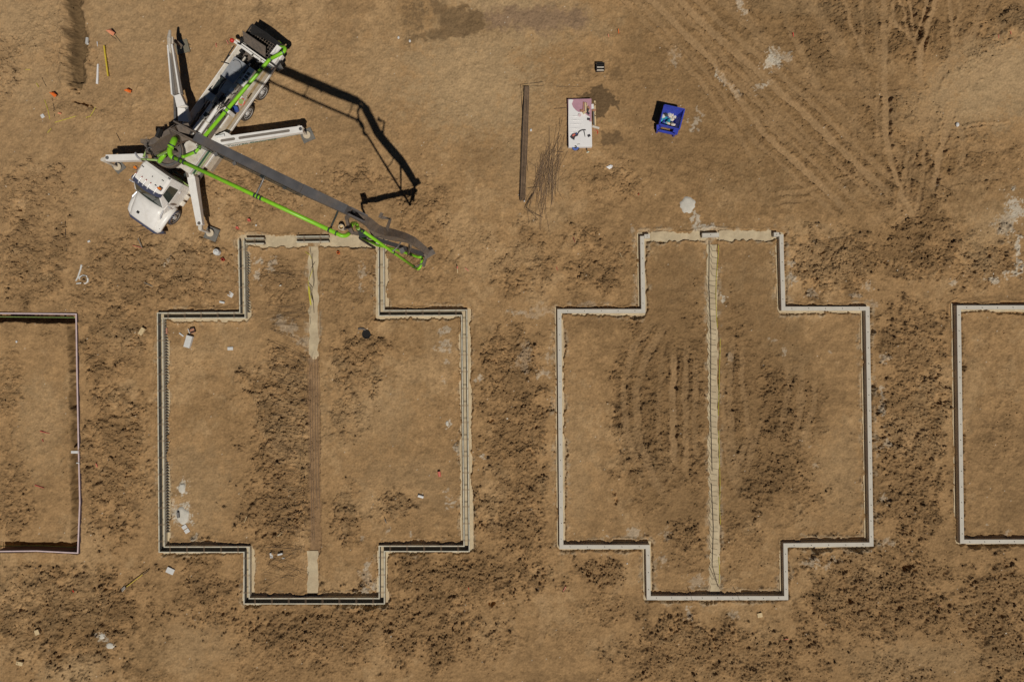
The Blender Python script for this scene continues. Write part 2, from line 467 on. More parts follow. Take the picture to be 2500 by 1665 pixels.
# --- worley clods
def worley(cell, seed, rmin, rmax, dens):
    g = np.random.default_rng(seed)
    n = 256
    jx = g.random((n, n)).astype(np.float32); jy = g.random((n, n)).astype(np.float32)
    rr = (rmin + (rmax - rmin) * g.random((n, n)) ** 2).astype(np.float32) * (g.random((n, n)) < dens)
    tx = (g.random((n, n)).astype(np.float32) - .5); ty = (g.random((n, n)).astype(np.float32) - .5)
    asp = (0.6 + 0.8 * g.random((n, n))).astype(np.float32)
    an = (g.random((n, n)) * 3.14159).astype(np.float32)
    cs = np.cos(an); sn = np.sin(an)
    xw = XX / cell + wx * 0.06 + nC * 0.05; yw = YY / cell + wy * 0.06 + nD * 0.03
    fx = np.floor(xw).astype(np.int32); fy = np.floor(yw).astype(np.int32)
    out = np.zeros_like(XX)
    for a in (-1, 0, 1):
        for b in (-1, 0, 1):
            gx = (fx + a) % n; gy = (fy + b) % n
            dx = xw - (fx + a + jx[gy, gx]); dy = yw - (fy + b + jy[gy, gx])
            r = rr[gy, gx] + 1e-6; c_ = cs[gy, gx]; s2 = sn[gy, gx]; q = asp[gy, gx]
            ex = (dx * c_ + dy * s2) * q; ey = (-dx * s2 + dy * c_) / q
            d2 = (ex * ex + ey * ey) / (r * r)
            hgt = np.sqrt(np.clip(1 - d2 * d2, 0, 1)) * r * cell * (0.85 + 1.1 * (dx * tx[gy, gx] + dy * ty[gy, gx]) / r)
            out = np.maximum(out, np.where(r > 1e-3, hgt, 0))
    return out
w1 = worley(0.85, 21, 0.12, 0.42, 0.55)
w2 = worley(0.42, 22, 0.12, 0.45, 0.75)
w3 = worley(0.21, 23, 0.15, 0.48, 0.85)
w4 = worley(0.12, 24, 0.2, 0.5, 0.9)
c1 = sstep(0.45, 1.0, clod); c2 = sstep(0.25, 0.8, clod); c3 = sstep(0.04, 0.55, clod)
smoothg = fftnoise(2.0, 0.5, 6.0, 31)
Hh = 0.045 * nA + 0.020 * nB + 0.0065 * nC + 0.0018 * nD
bG1 = np.abs(fftnoise(1.1, 1.6, 4.0, 41, (1.0, 0.8)) + wx * .25); bG2 = np.abs(fftnoise(1.0, 3.5, 9.0, 42)); bG0 = np.abs(fftnoise(1.5, 0.35, 1.3, 43, (1, .8)))
Hh += c1 * w1 * 0.15 + c2 * w2 * 0.30 + c3 * w3 * 0.48 + np.clip(c3 * 0.8 + 0.09 + 0.08 * sstep(0, 1.5, nB), 0, 1) * w4 * 0.5
Hh += c2 * 0.05 * np.clip(nB, -1.5, 2)
Hh += c1 * 0.055 * np.minimum(bG0, 2) + c2 * 0.042 * np.minimum(bG1, 2) + c3 * 0.030 * np.minimum(bG2, 2) + c3 * 0.014 * nC + 0.004 * bG2
crk = c2 * (1 - sstep(0.0, 0.16, bG1)) * sstep(-.8, .8, nB)
# gashes between lumps
gash = fftnoise(2.2, 0.5, 9.0, 32, (1.0, 1.9))
Hh -= c2 * 0.045 * sstep(1.2, 2.4, gash) + crk * 0.03

# --- tyre tracks: smooth pressed bands with tread ribs
def offp(p, dx, dy=0): return [(a + dx, b + dy) for a, b in p]
_t1 = [(1560,-20),(1600,11),(1734,145),(1800,235),(1867,329),(1945,400),(2009,458),(2093,535)]
_t2 = [(1640,-20),(1726,69),(1867,191),(1944,260),(2078,390),(2196,497)]
TRK = [([(1950,-20),(2030,80),(2110,190),(2160,330),(2230,430),(2330,500)],13,.4),([(2480,120),(2390,180),(2300,240),(2270,330),(2290,430),(2370,500)],12,.4),([(1760,-20),(1860,90),(1990,220),(2110,330),(2240,420),(2390,470)],14,.35),
 ([(2420,-20),(2370,90),(2290,190),(2250,300),(2215,420),(2200,560)],11,.5),([(2240,360),(2260,320),(2300,305),(2345,320),(2355,370),(2330,430)],9,.6),([(1980,-20),(2010,70),(2070,190),(2150,280),(2290,350),(2480,370)],12,.35),([(2100,560),(2200,500),(2330,440),(2500,420)],12,.35),
 (offp(_t1, 34, -8), 6, .55), (offp(_t1, -26, 14), 6, .45), (offp(_t1, 62, -12)[1:6], 8, .5), (offp(_t2, 30, -14), 8, .6), (offp(_t2, -30, 18)[1:], 6, .55), (offp(_t2, 70, -30)[:5], 8, .5),
 ([(1500,-20),(1590,70),(1700,190),(1780,300),(1860,420)],7,.45),([(1700,100),(1760,170),(1870,270),(1975,360)],9,.5),([(1830,260),(1900,330),(1960,375)],7,.6),
 ([(2130,-20),(2140,60),(2150,160),(2140,300),(2150,420)],6,.5),([(2185,-20),(2180,40),(2155,140)],5,.8),([(2215,-20),(2225,50),(2235,110),(2246,170)],5,.9),([(2270,-20),(2255,40),(2225,130)],6,.95),([(2345,-20),(2340,60),(2330,140)],6,.6),
 ([(2060,-20),(2075,60),(2110,130),(2150,190)],5,.7),([(1990,30),(2040,100),(2090,190),(2130,230)],6,.6),([(2020,40),(2080,150),(2130,260),(2165,300)],7,.5),([(2190,560),(2200,470),(2215,380),(2225,320)],7,.6),([(2230,560),(2250,440),(2262,330),(2270,260)],6,.6),
 ([(2090,235),(2085,320),(2095,400),(2150,480),(2200,540)],6,.45),([(2060,240),(2062,330),(2080,420)],6,.35),([(1850,480),(1960,470),(2060,440),(2160,400)],6,.4),([(1860,500),(1980,486),(2080,452)],5,.35),([(2330,318),(2400,305),(2480,300)],4,.8),([(2335,325),(2420,310)],3,.8),
 ([(2230,300),(2250,280),(2280,285),(2285,330),(2270,380)],7,.5),([(1610,200),(1640,130),(1670,60)],8,.3),([(1660,210),(1690,130),(1715,60)],8,.3),([(1720,560),(1760,500),(1850,470)],6,.2),
 ([(430,330),(480,420),(540,470),(640,520)],9,.2),([(640,400),(690,440),(720,500)],9,.35),([(300,300),(340,180),(400,60),(460,-20)],10,.2),([(560,30),(640,60),(760,40)],10,.15),([(800,-20),(790,100),(820,220)],9,.2),([(380,500),(280,480),(200,520)],9,.25),
 ([(1675,820),(1672,960),(1676,1180)],8,.5),([(1740,1040),(1730,1100)],5,.1),([(1770,860),(1764,960),(1776,1100),(1800,1230)],7,.5),([(1815,830),(1810,930),(1830,1060),(1822,1180)],7,.45),([(1870,1000),(1840,1080),(1815,1190)],7,.5),([(1990,900),(1985,1000),(1950,1120)],7,.4),([(1920,850),(1925,960),(1890,1100)],7,.35),([(1560,-20),(1600,11),(1734,145),(1800,235),(1867,329),(1945,400),(2009,458),(2093,535)],9,1),
 ([(1640,-20),(1726,69),(1867,191),(1944,260),(2078,390),(2196,497)],10,1),
 ([(2158,-20),(2162,229),(2165,344),(2180,410),(2208,485),(2246,560)],8,1),
 ([(2292,-20),(2246,126),(2250,240)],8,1),([(2340,240),(2326,267),(2299,363),(2269,497)],9,1),([(2146,19),(2190,65),(2230,107),(2250,150)],7,1),
 ([(2318,-10),(2326,80),(2332,160)],6,.8),([(1900,229),(2060,233),(2290,229)],8,.3),([(1802,-10),(1840,80),(1880,150)],10,.5),([(2009,38),(2060,130),(2123,214)],8,.7),
 ([(2200,0),(2210,60),(2236,130)],5,.9),([(2100,0),(2110,70),(2090,160)],7,.5),([(2250,480),(2230,520),(2160,560)],8,.6),
 ([(1640,780),(1580,860),(1552,960),(1556,1060),(1592,1165),(1640,1240)],10,.5),([(1610,770),(1545,850),(1522,950),(1530,1060),(1570,1170)],9,.45),([(1645,840),(1643,1000),(1646,1160)],9,.8),([(1620,840),(1606,980),(1610,1150)],6,.3),
 ([(1790,800),(1780,950),(1790,1100),(1810,1200)],8,.5),([(1840,1040),(1800,1130),(1790,1220)],7,.5),([(1700,850),(1696,1000),(1700,1150)],8,.4),
 ([(700,440),(730,480),(745,520)],11,.4),([(480,520),(420,545),(330,560)],8,.3),([(1290,1420),(1330,1480),(1320,1560),(1280,1610)],9,.4),([(2180,1540),(2230,1590),(2290,1660)],10,.4),
 ([(1960,880),(1955,1000),(1925,1120)],8,.4),([(2240,310),(2340,335),(2440,300)],7,.4),([(1250,1500),(1262,1580),(1230,1660)],8,.4),([(1905,20),(1960,140),(2010,260)],9,.45),([(2400,-10),(2390,60),(2350,140)],7,.5),
 ([(2080,330),(2090,420),(2130,500)],7,.5),([(640,60),(700,160),(740,240)],9,.15)]
trk = np.zeros_like(U)
for path, hw, st in TRK:
    d, al = pdist(path, U + wx * 1.5, V + wy * 1.5, along=True)
    endf = sstep(0, 60, al) * (1 - sstep(al.max() - 70, al.max(), al)) if path[0][1] > 0 else 1 - sstep(al.max() - 70, al.max(), al)
    m = (1 - sstep(hw * 0.75, hw * 1.15, d)) * st * endf * np.clip(1.0 + 0.25 * nB, .3, 1)
    Hh = Hh * (1 - 0.9 * m) + (-0.045 * m)
    Hh += m * 0.006 * np.sin(al / 41.0 * 2 * np.pi / 0.24) * (np.sin(d * 0.9) * 0.5 + .8)
    rim_ = np.exp(-((d - hw * 1.25) / 2.2) ** 2) * st * endf * np.clip(.7 + .5 * nC, 0, 1.6)
    Hh += rim_ * (0.05 + 0.03 * nB + 0.015 * nC)
    trk = np.maximum(trk, m)
# ring mark
rg = np.abs(np.hypot(U - 1860, V - 936) - 20)
Hh -= 0.06 * np.exp(-(rg / 2.0) ** 2)
Hh += 0.04 * np.exp(-((rg - 4) / 1.5) ** 2)

# --- scarp / trench at upper left, pits
dT, aT = pdist([(178, -40), (184, 60), (192, 130), (190, 200)], U + nB * 1.5, V, along=True)
Hh -= 0.55 * (1 - sstep(0, 27, dT + nB * 2)) * (1 - sstep(195, 208, V))
Hh += 0.18 * np.exp(-((U + wx * 3 - 156) / 9.0) ** 2) * (1 - sstep(185, 225, V)) * (1 + 0.3 * nB)
Hh += 0.05 * (bG1 * .6 + bG2 * .4) * np.exp(-((U - 175) / 20.0) ** 2) * (1 - sstep(195, 225, V))
dP = pdist([(172, 212), (196, 214)], Uw, Vw); Hh -= 0.25 * (1 - sstep(2, 6, dP))
dP = pdist([(180, 247), (205, 250), (222, 257)], Uw, Vw); Hh -= 0.40 * (1 - sstep(2, 8, dP))
dP = pdist([(212, 120), (222, 150), (232, 130)], Uw, Vw); Hh -= 0.15 * (1 - sstep(4, 14, dP))
for (a, b, r, dp) in [(895, 817, 5, .4), (48, 517, 4, .3), (2078, 1466, 8, .25), (1500, 1220, 7, .2), (1200, 1480, 9, .3), (2370, 1530, 6, .25), (2310, 1395, 5, .2), (2215, 1385, 9, .2), (1430, 1400, 6, .25), (1486, 1402, 4, .2), (2005, 620, 7, .2), (1975, 605, 5, .2), (1190, 1030, 6, .2), (70, 1380, 5, .2), (340, 610, 4, .15), (2160, 640, 8, .25)]:
    if a == 895:
        fl = 1 - sstep(11, 20, np.hypot(U - a, V - b)); Hh = Hh * (1 - fl)
    d = np.hypot(Uw - a, Vw - b); Hh -= dp * (1 - sstep(r * .6, r * 1.2, d))

# --- flattened yards beside and inside the foundations
foots = {'2': pdist(F2, closed=True), '3': pdist(F3, closed=True), '4': pdist(F4, closed=True)}
dF = np.minimum(np.minimum(foots['2'], foots['3']), foots['4'])
near = 1 - sstep(14, 26, dF + nB * 3)
Hh = Hh * (1 - 0.75 * near)
edgew = np.where(foots['2'] < 40, 14.0, 11.8) + 2.4 * nB + 1.2 * nC
t = 1 - sstep(0, 1, (dF - edgew) / 2.0)
Hh = Hh * (1 - t) + (-0.16) * t
Hh += (0.03 + 0.03 * np.abs(nB)) * np.exp(-((dF - edgew - 4) / 2.5) ** 2)
# centre strips
for path, hw, dep in ((STRIP2, 15, -0.09), (STRIP2C, 14, -0.09), (STRIP3, 13, -0.09), (TR2, 13, -0.10)):
    d = pdist(path)
    t = 1 - sstep(0, 1, (d - hw - 1.4 * nB - 1.0 * nC) / 2.5)
    Hh = Hh * (1 - t) + dep * t
    if path is TR2: TRm = t
# open trench of the leftmost plot
dF1 = pdist(F1, closed=True)
ins = np.zeros(U.shape, bool)
n1 = len(F1)
for i in range(n1):
    (a0, b0), (a1, b1) = F1[i], F1[(i + 1) % n1]
    cr = ((b0 > V) != (b1 > V)) & (U < (a1 - a0) * (V - b0) / (b1 - b0 + 1e-9) + a0)
    ins ^= cr
tr_w = 20 + 1.5 * nB
t1 = np.where(ins, 1 - sstep(0, 1, (dF1 - tr_w) / 3.0), 1 - sstep(0, 1, (dF1 - 2.0) / 1.5))
Hh = Hh * (1 - t1) + (-0.85 + 0.02 * nC) * t1
Hh = Hh * (1 - 0.5 * (1 - sstep(16, 24, dF1 + nB * 3)) * (1 - t1))

# --- colour
base = np.array([0.345, 0.210, 0.096]); light = np.array([0.43, 0.294, 0.155]); dark = np.array([0.195, 0.114, 0.047]); pinkb = np.array([0.31, 0.195, 0.12])
sH = fftnoise(2.2, 0.06, 4.0, 51, (0.22, 1.0)); sV = fftnoise(2.2, 0.06, 4.0, 52, (1.0, 0.22))
streak = np.where(nE > 0, sH, sV) * np.clip(np.abs(nE), 0, 1)
Hh += 0.004 * streak * (1 - c3)
k = np.clip(0.5 + 0.20 * nE + 0.05 * nF + 0.13 * streak, 0, 1)[..., None]
Cc = dark * (1 - k) * 0.55 + base * (0.45 + 0.55 * k)
Cc = base * (0.76 + 0.48 * k) + (light - base) * sstep(0.4, 1.6, nE)[..., None] * 0.35
def mixc(m, col, a=1.0):
    global Cc
    Cc = Cc * (1 - (m * a)[..., None]) + np.array(col) * (m * a)[..., None]
for (cx, cy, rx, ry, an, a) in [(1150,190,170,150,0,.75),(1260,60,250,60,0,.5),(2440,190,170,110,-12,.8),(2300,280,140,60,0,.35),(1200,8,160,22,0,.8),(60,60,110,70,10,.55),(1290,330,110,160,0,.25),(60,200,90,60,0,.35),(330,80,100,90,0,.3),
      (2420,560,60,90,30,.5),(1990,560,100,20,10,.3),(430,1580,150,60,0,.35),(180,1640,80,40,-10,.7),(2260,1610,200,50,0,.35),(900,1010,120,90,0,.3),(460,1200,110,120,0,.3),(100,1040,60,120,0,.3),(1400,1120,60,160,0,.25),(2050,1150,60,120,0,.3),
      (640,300,80,80,0,.25),(900,200,150,100,0,.2),(240,500,60,60,0,.25),(300,830,60,40,0,.2),(560,850,90,60,0,.2),(1000,1180,120,80,0,.2),(1960,20,160,22,5,.6)]:
    mixc(ell(cx, cy, rx, ry, an, 0.6, 0.5), light, min(1, a * 1.1))
for (cx, cy, rx, ry, an, a) in [(1600,850,160,260,0,.28),(1850,950,130,220,0,.25),(1900,300,260,180,35,.22),(2000,80,300,100,0,.3),(2300,420,150,110,0,.28),(1700,520,250,60,0,.2),(1050,820,150,90,0,.22),(560,1010,120,60,0,.2),(1180,60,60,35,0,.45),
      (1030,40,90,45,0,.35),(200,1520,200,90,0,.35),(1220,1100,90,220,0,.15),(340,640,160,90,0,.2),(1080,1380,250,90,0,.15),(100,590,90,110,0,.25),(1560,1200,80,60,0,.25),(900,1080,200,50,0,.15),(2190,600,200,60,-20,.25),(360,1600,60,80,0,.4),(1750,1150,120,200,0,.2)]:
    mixc(ell(cx, cy, rx, ry, an, 0.7, 0.6), dark, a)
WK = [[(1590,600),(1720,600),(1722,1300),(1600,1290),(1560,1180),(1520,1080),(1505,1000),(1515,900),(1545,820),(1560,760),(1580,740)],
      [(1760,600),(1890,600),(1900,740),(1950,800),(2000,880),(2015,950),(1990,1040),(1960,1100),(1960,1180),(1900,1260),(1760,1290)]]
def poly_soft(poly, rag, softn):
    uu = U + wx * rag; vv = V + wy * rag; inn = np.zeros(U.shape, bool); n_ = len(poly)
    for i in range(n_):
        (a0, b0), (a1, b1) = poly[i], poly[(i + 1) % n_]
        inn ^= ((b0 > vv) != (b1 > vv)) & (uu < (a1 - a0) * (vv - b0) / (b1 - b0 + 1e-9) + a0)
    d = pdist(poly, uu, vv, closed=True)
    return np.where(inn, np.clip(0.5 + d / softn, 0, 1), np.clip(0.5 - d / softn, 0, 1))
for pw in WK: mixc(poly_soft(pw, 12, 26) * (.8 + .2 * np.clip(nF, -1, 1)), [0.195, 0.117, 0.052], 0.58)
mixc(poly_soft([(1700, -200), (2180, -200), (2700, -200), (2700, 60), (2420, 70), (2300, 110), (2240, 140), (2180, 200), (2160, 330), (2230, 400), (2420, 420), (2500, 470), (2300, 520), (2100, 540), (1900, 520), (1800, 500), (1700, 480), (1560, 420), (1520, 260), (1500, 60)], 20, 60), [0.22, 0.132, 0.058], 0.5)
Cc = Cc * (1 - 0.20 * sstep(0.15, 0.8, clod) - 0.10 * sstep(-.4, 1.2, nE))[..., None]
# damp earth (real wetness stains)
def poly_mask(poly, rag=4.0, softn=2.0):
    uu = U + wx * rag; vv = V + wy * rag
    inn = np.zeros(U.shape, bool); n_ = len(poly)
    for i in range(n_):
        (a0, b0), (a1, b1) = poly[i], poly[(i + 1) % n_]
        cr = ((b0 > vv) != (b1 > vv)) & (uu < (a1 - a0) * (vv - b0) / (b1 - b0 + 1e-9) + a0)
        inn ^= cr
    d = pdist(poly, uu, vv, closed=True)
    return np.where(inn, np.clip(0.5 + d / softn, 0, 1), np.clip(0.5 - d / softn, 0, 1))
damp = np.maximum.reduce([
    poly_mask([(1040, -10), (1068, 40), (1072, 72), (1030, 84), (1005, 88), (985, 112), (1025, 96), (1048, 105), (1070, 100), (1110, 92), (1165, 84), (1183, 74), (1172, 24), (1150, 26), (1128, 16), (1105, 22), (1082, 8)], 5, 7) * 0.52,
    poly_mask([(1396, 237), (1446, 228), (1440, 208), (1472, 212), (1478, 228), (1490, 232), (1500, 244), (1516, 252), (1512, 268), (1488, 262), (1478, 285), (1452, 300), (1448, 250)]) * 0.7,
    poly_mask([(1466, 326), (1512, 322), (1518, 346), (1500, 352), (1470, 352)]) * 0.55,
    poly_mask([(1408, 162), (1446, 162), (1452, 190), (1406, 194)]) * 0.35 * (1 - ell(1426, 180, 12, 8)),
    ell(1502, 180, 12, 12) * 0.35, ell(640, 28, 22, 16, 40) * 0.4, ell(655, 60, 14, 12) * 0.4, ell(868, 70, 12, 55) * 0.3, ell(862, 20, 60, 20) * 0.15,
    poly_mask([(1000, -5), (1030, -5), (1040, 45), (1015, 95), (995, 70), (985, 20)], 9) * 0.5 * sstep(-.6, .5, nC)])
damp = np.clip(damp * 1.35, 0, 1)
mixc(damp, [0.135, 0.085, 0.042])
mixc(poly_mask([(1175, 22), (1310, 20), (1420, 24), (1430, 70), (1318, 76), (1190, 70)], 7, 22) * 0.7, [0.215, 0.14, 0.09])
# dried concrete dribbles
def stain(cx, cy, rx, ry, an=0, a=0.8, col=(0.52, 0.46, 0.36)):
    m = sstep(0.38, 0.72, ell(cx, cy, rx * 1.12, ry * 1.12, an, 0.9, 0.5) + 0.13 * nD + 0.13 * nC + .05 * nF) * np.clip(ell(cx, cy, rx * 1.5, ry * 1.5, an, 0.6, 0.3) * 4, 0, 1)
    mixc(m, col, min(1, a * 1.0))
for s_ in [(1885,150,22,26,30,.95),(1920,140,14,10,0,.5),(1762,188,34,8,50,.95),(1785,205,30,6,48,.8),(1855,212,22,5,-30,.7),(1800,222,20,6,40,.5),(1806,12,10,26,-28,.7),(1700,560,8,6,0,.4),(1716,560,18,13,0,.7),(1738,552,14,9,0,.6),(1700,532,6,22,-38,.75),
           (1645,140,12,26,15,.3),(2480,510,26,30,0,.8),(2460,540,26,34,40,.45),(2482,600,8,34,-10,.85),(2484,650,8,22,10,.8),(2463,672,9,8,0,.7),(2422,680,18,8,10,.75),(2330,690,8,6,0,.5),(1930,680,8,14,0,.6),(1922,640,6,12,0,.5),(1765,730,8,14,-20,.9),(1752,708,7,12,0,.7),
           (1688,300,7,9,0,.5),(1705,272,6,6,0,.4),(1697,288,10,8,0,.4),(1690,314,8,5,0,.5),(1546,560,10,5,0,.3),(405,750,0.1,0.1,0,0),(410,630,6,18,0,.5),(610,615,7,12,0,.6),(628,636,10,7,0,.7),(665,650,9,14,20,.45),(627,672,11,14,15,.6),(885,665,10,18,0,.35),(880,700,8,10,0,.4),
           (1083,805,9,12,0,.5),(1085,845,18,9,-30,.45),(1092,885,6,6,0,.4),(1090,928,8,7,0,.4),(1093,1033,5,8,0,.8),(1117,1100,7,14,0,.6),(1103,1222,9,7,0,.6),(1094,1200,10,8,0,.4),(1093,1243,8,5,0,.5),(1170,927,10,8,0,.55),(1175,1108,9,5,20,.55),
           (405,628,0.1,0.1,0,0),(443,1190,11,16,0,.85),(445,1255,20,26,0,.9),(424,1240,8,20,0,.4),(475,1315,8,6,0,.6),(895,1380,10,16,0,.5),(900,1410,20,20,0,.3),(915,1430,10,8,0,.6),(890,1442,14,5,0,.6),(944,1293,6,6,0,.4),(1010,1298,6,5,0,.5),(893,1312,6,6,0,.4),
           (1328,910,20,10,0,.4),(1345,868,10,14,0,.3),(1265,765,16,8,0,.3),(1550,1305,20,8,0,.45),(1480,1303,9,6,0,.5),(1625,1300,12,16,-10,.3),(1615,1370,10,20,10,.35),(1700,1420,24,14,0,.35),(1780,870,10,14,0,.35),(1912,860,6,12,0,.4),(2160,880,8,14,0,.45),(2155,950,6,12,0,.45),(2160,1010,6,12,0,.45),
           (2155,980,6,40,0,.35),(2160,1080,8,14,0,.45),(2158,1215,14,6,40,.5),(2165,1320,22,10,0,.45),(1980,1375,20,9,0,.5),(2020,1380,14,7,0,.45),(2040,1368,12,7,0,.45),(1682,1495,9,12,0,.6),(1790,1500,12,9,0,.4),(252,1555,8,10,-20,.6),(268,1578,9,7,30,.6),(2455,1300,12,12,0,.4),(2410,1281,5,5,0,.6),
           (1300,760,50,10,0,.2),(1430,745,30,8,0,.2),(2120,700,14,10,0,.4),(2090,720,14,8,0,.35),(1985,715,12,8,0,.35),(2130,740,8,8,0,.3),(1280,870,14,40,0,.2),(1990,1150,6,4,0,.3),(1975,1090,5,4,0,.3),(2030,860,6,4,0,.4),(1885,830,8,6,0,.3),(700,800,30,18,30,.3),(740,830,14,14,0,.3)]:
    if s_[5] > 0: stain(*s_)
mixc(sstep(1250, 2300, U) * sstep(100, 1500, V) * 0.5 + 0.3 * sstep(900, 1650, V), [0.22, 0.136, 0.062], 0.42)
mixc((1 - sstep(200, 1400, U)) * (1 - sstep(200, 1000, V)), [0.40, 0.265, 0.14], 0.35)
# footing spill along the strips and wall feet
mixc((1 - sstep(16, 24, foots['3'] + nC * 3)) * sstep(-0.4, 0.9, nB), [0.44, 0.345, 0.225], 0.55)
mixc((1 - sstep(16, 22, foots['2'] + nC * 3)) * sstep(-0.3, 0.9, nB), [0.43, 0.335, 0.215], 0.5)
for path in (STRIP2, STRIP3):
    mixc((1 - sstep(14, 24, pdist(path) + nC * 2.5)) * sstep(-0.5, 0.6, nB), [0.45, 0.355, 0.235], 0.6)
mixc(TRm, [0.22, 0.135, 0.075], 0.6)
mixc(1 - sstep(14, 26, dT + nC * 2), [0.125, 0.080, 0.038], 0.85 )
# pressed tracks slightly paler dust
mixc(trk, [0.385, 0.248, 0.125], 0.72)
# specks and pebbles
spk = (np.random.default_rng(77).random((ny, nx)) < 0.00035)[np.ix_(iym, ixm)] & inside
Cc = np.where(spk[..., None], np.array([0.6, 0.53, 0.42]), Cc)
Cc *= (1 + 0.045 * np.clip(nF, -2, 2) + 0.085 * np.clip(nD, -2.5, 2.5) + 0.05 * np.clip(nC, -2, 2))[..., None]
far = np.clip((np.maximum(np.abs(XX) - 31.5, (np.abs(YY) - 21.0))) / 2.0, 0, 1)[..., None]
Cc = Cc * (1 - far) + base * (0.93 + 0.05 * np.sin(XX * .05 + np.sin(YY * .07) * 2))[..., None] * far
Cc = np.clip(Cc, 0.01, 0.9)

def gz(x, y):
    i = int(np.clip(np.searchsorted(ys, y), 0, len(ys) - 1)); j = int(np.clip(np.searchsorted(xs, x), 0, len(xs) - 1))
    return float(Hh[i, j])
def gzmax(x, y, r=0.15):
    i = int(np.searchsorted(ys, y)); j = int(np.searchsorted(xs, x)); q = max(1, int(r / D))
    return float(Hh[max(0, i - q):i + q + 1, max(0, j - q):j + q + 1].max())
def G(u, v, dz=0.0):
    """ground point under photo pixel"""
    p = P(u, v); return Vector((p.x, p.y, gz(p.x, p.y) + dz))

NY, NX = Hh.shape
me = bpy.data.meshes.new("ground")
me.vertices.add(NY * NX)
co = np.stack([XX, YY, Hh.astype(np.float32)], -1).reshape(-1)
me.vertices.foreach_set('co', co.astype(np.float32))
idx = np.arange(NY * NX, dtype=np.int32).reshape(NY, NX)
q = np.stack([idx[:-1, :-1], idx[:-1, 1:], idx[1:, 1:], idx[1:, :-1]], -1).reshape(-1)
nf = (NY - 1) * (NX - 1)
me.loops.add(nf * 4)
me.loops.foreach_set('vertex_index', q)
me.polygons.add(nf)
me.polygons.foreach_set('loop_start', np.arange(nf, dtype=np.int32) * 4)
me.update(calc_edges=True)
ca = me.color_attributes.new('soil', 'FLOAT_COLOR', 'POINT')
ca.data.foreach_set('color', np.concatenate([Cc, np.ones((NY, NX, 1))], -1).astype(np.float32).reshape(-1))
gm = bpy.data.materials.new('soil'); gm.use_nodes = True
n = gm.node_tree; b = n.nodes['Principled BSDF']
b.inputs['Roughness'].default_value = 0.95; b.inputs['Specular IOR Level'].default_value = 0.15
at = n.nodes.new('ShaderNodeAttribute'); at.attribute_name = 'soil'
tc = n.nodes.new('ShaderNodeTexCoord')
nz = n.nodes.new('ShaderNodeTexNoise'); nz.inputs['Scale'].default_value = 16; nz.inputs['Detail'].default_value = 8; nz.inputs['Roughness'].default_value = 0.7
n.links.new(tc.outputs['Object'], nz.inputs['Vector'])
mr = n.nodes.new('ShaderNodeMapRange'); mr.inputs[1].default_value = 0.3; mr.inputs[2].default_value = 0.7; mr.inputs[3].default_value = 0.90; mr.inputs[4].default_value = 1.10
n.links.new(nz.outputs['Fac'], mr.inputs[0])
mm = n.nodes.new('ShaderNodeVectorMath'); mm.operation = 'SCALE'
n.links.new(at.outputs['Color'], mm.inputs[0]); n.links.new(mr.outputs[0], mm.inputs['Scale'])
n.links.new(mm.outputs[0], b.inputs['Base Color'])
bp = n.nodes.new('ShaderNodeBump'); bp.inputs['Strength'].default_value = 0.5; bp.inputs['Distance'].default_value = 0.03
n.links.new(nz.outputs['Fac'], bp.inputs['Height']); n.links.new(bp.outputs['Normal'], b.inputs['Normal'])
me.materials.append(gm)
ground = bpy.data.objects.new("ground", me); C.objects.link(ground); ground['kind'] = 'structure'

# --- loose clods and stones: one uncountable mass
prob = (c3 * 0.9 + c1 * 0.8) * (1 - t1) * (1 - near) * (1 - np.clip(trk * 1.5, 0, 1)) * (inside) + 0.012 * inside * (1 - t1)
prob[:len(ox)] = 0; prob[-len(ox):] = 0; prob[:, :len(ox)] = 0; prob[:, -len(ox):] = 0
pr = prob.reshape(-1).astype(np.float64); pr = np.maximum(pr, 0); pr /= pr.sum()
NR = 42000
sel = rng.choice(pr.size, NR, p=pr)
phi = (1 + 5 ** .5) / 2
ico = np.array([(-1, phi, 0), (1, phi, 0), (-1, -phi, 0), (1, -phi, 0), (0, -1, phi), (0, 1, phi), (0, -1, -phi), (0, 1, -phi), (phi, 0, -1), (phi, 0, 1), (-phi, 0, -1), (-phi, 0, 1)]) / 1.9
icf = np.array([(0,11,5),(0,5,1),(0,1,7),(0,7,10),(0,10,11),(1,5,9),(5,11,4),(11,10,2),(10,7,6),(7,1,8),(3,9,4),(3,4,2),(3,2,6),(3,6,8),(3,8,9),(4,9,5),(2,4,11),(6,2,10),(8,6,7),(9,8,1)])
sz = 0.020 + 0.060 * rng.random(NR) ** 3.5
strong = np.clip(clod.reshape(-1)[sel], 0.2, 1)
sz = sz * (0.6 + 0.6 * strong)
v0 = ico[None] * (1 + 0.28 * rng.standard_normal((NR, 12, 1))) * sz[:, None, None] * (0.7 + 0.6 * rng.random((NR, 1, 3)))
v0[:, :, 2] *= 0.6
an = rng.random(NR) * 6.283; ca_, sa_ = np.cos(an), np.sin(an)
vx = v0[:, :, 0] * ca_[:, None] - v0[:, :, 1] * sa_[:, None]; vy = v0[:, :, 0] * sa_[:, None] + v0[:, :, 1] * ca_[:, None]
bx = XX.reshape(-1)[sel] + rng.uniform(-.02, .02, NR); by = YY.reshape(-1)[sel] + rng.uniform(-.02, .02, NR); bz = Hh.reshape(-1)[sel] - sz * 0.05
vv = np.stack([vx + bx[:, None], vy + by[:, None], v0[:, :, 2] + bz[:, None]], -1).reshape(-1, 3)
ff = (icf[None] + (np.arange(NR) * 12)[:, None, None]).reshape(-1)
me2 = bpy.data.meshes.new('dirt_clods')
me2.vertices.add(len(vv)); me2.vertices.foreach_set('co', vv.astype(np.float32).reshape(-1))
me2.loops.add(len(ff)); me2.loops.foreach_set('vertex_index', ff.astype(np.int32))
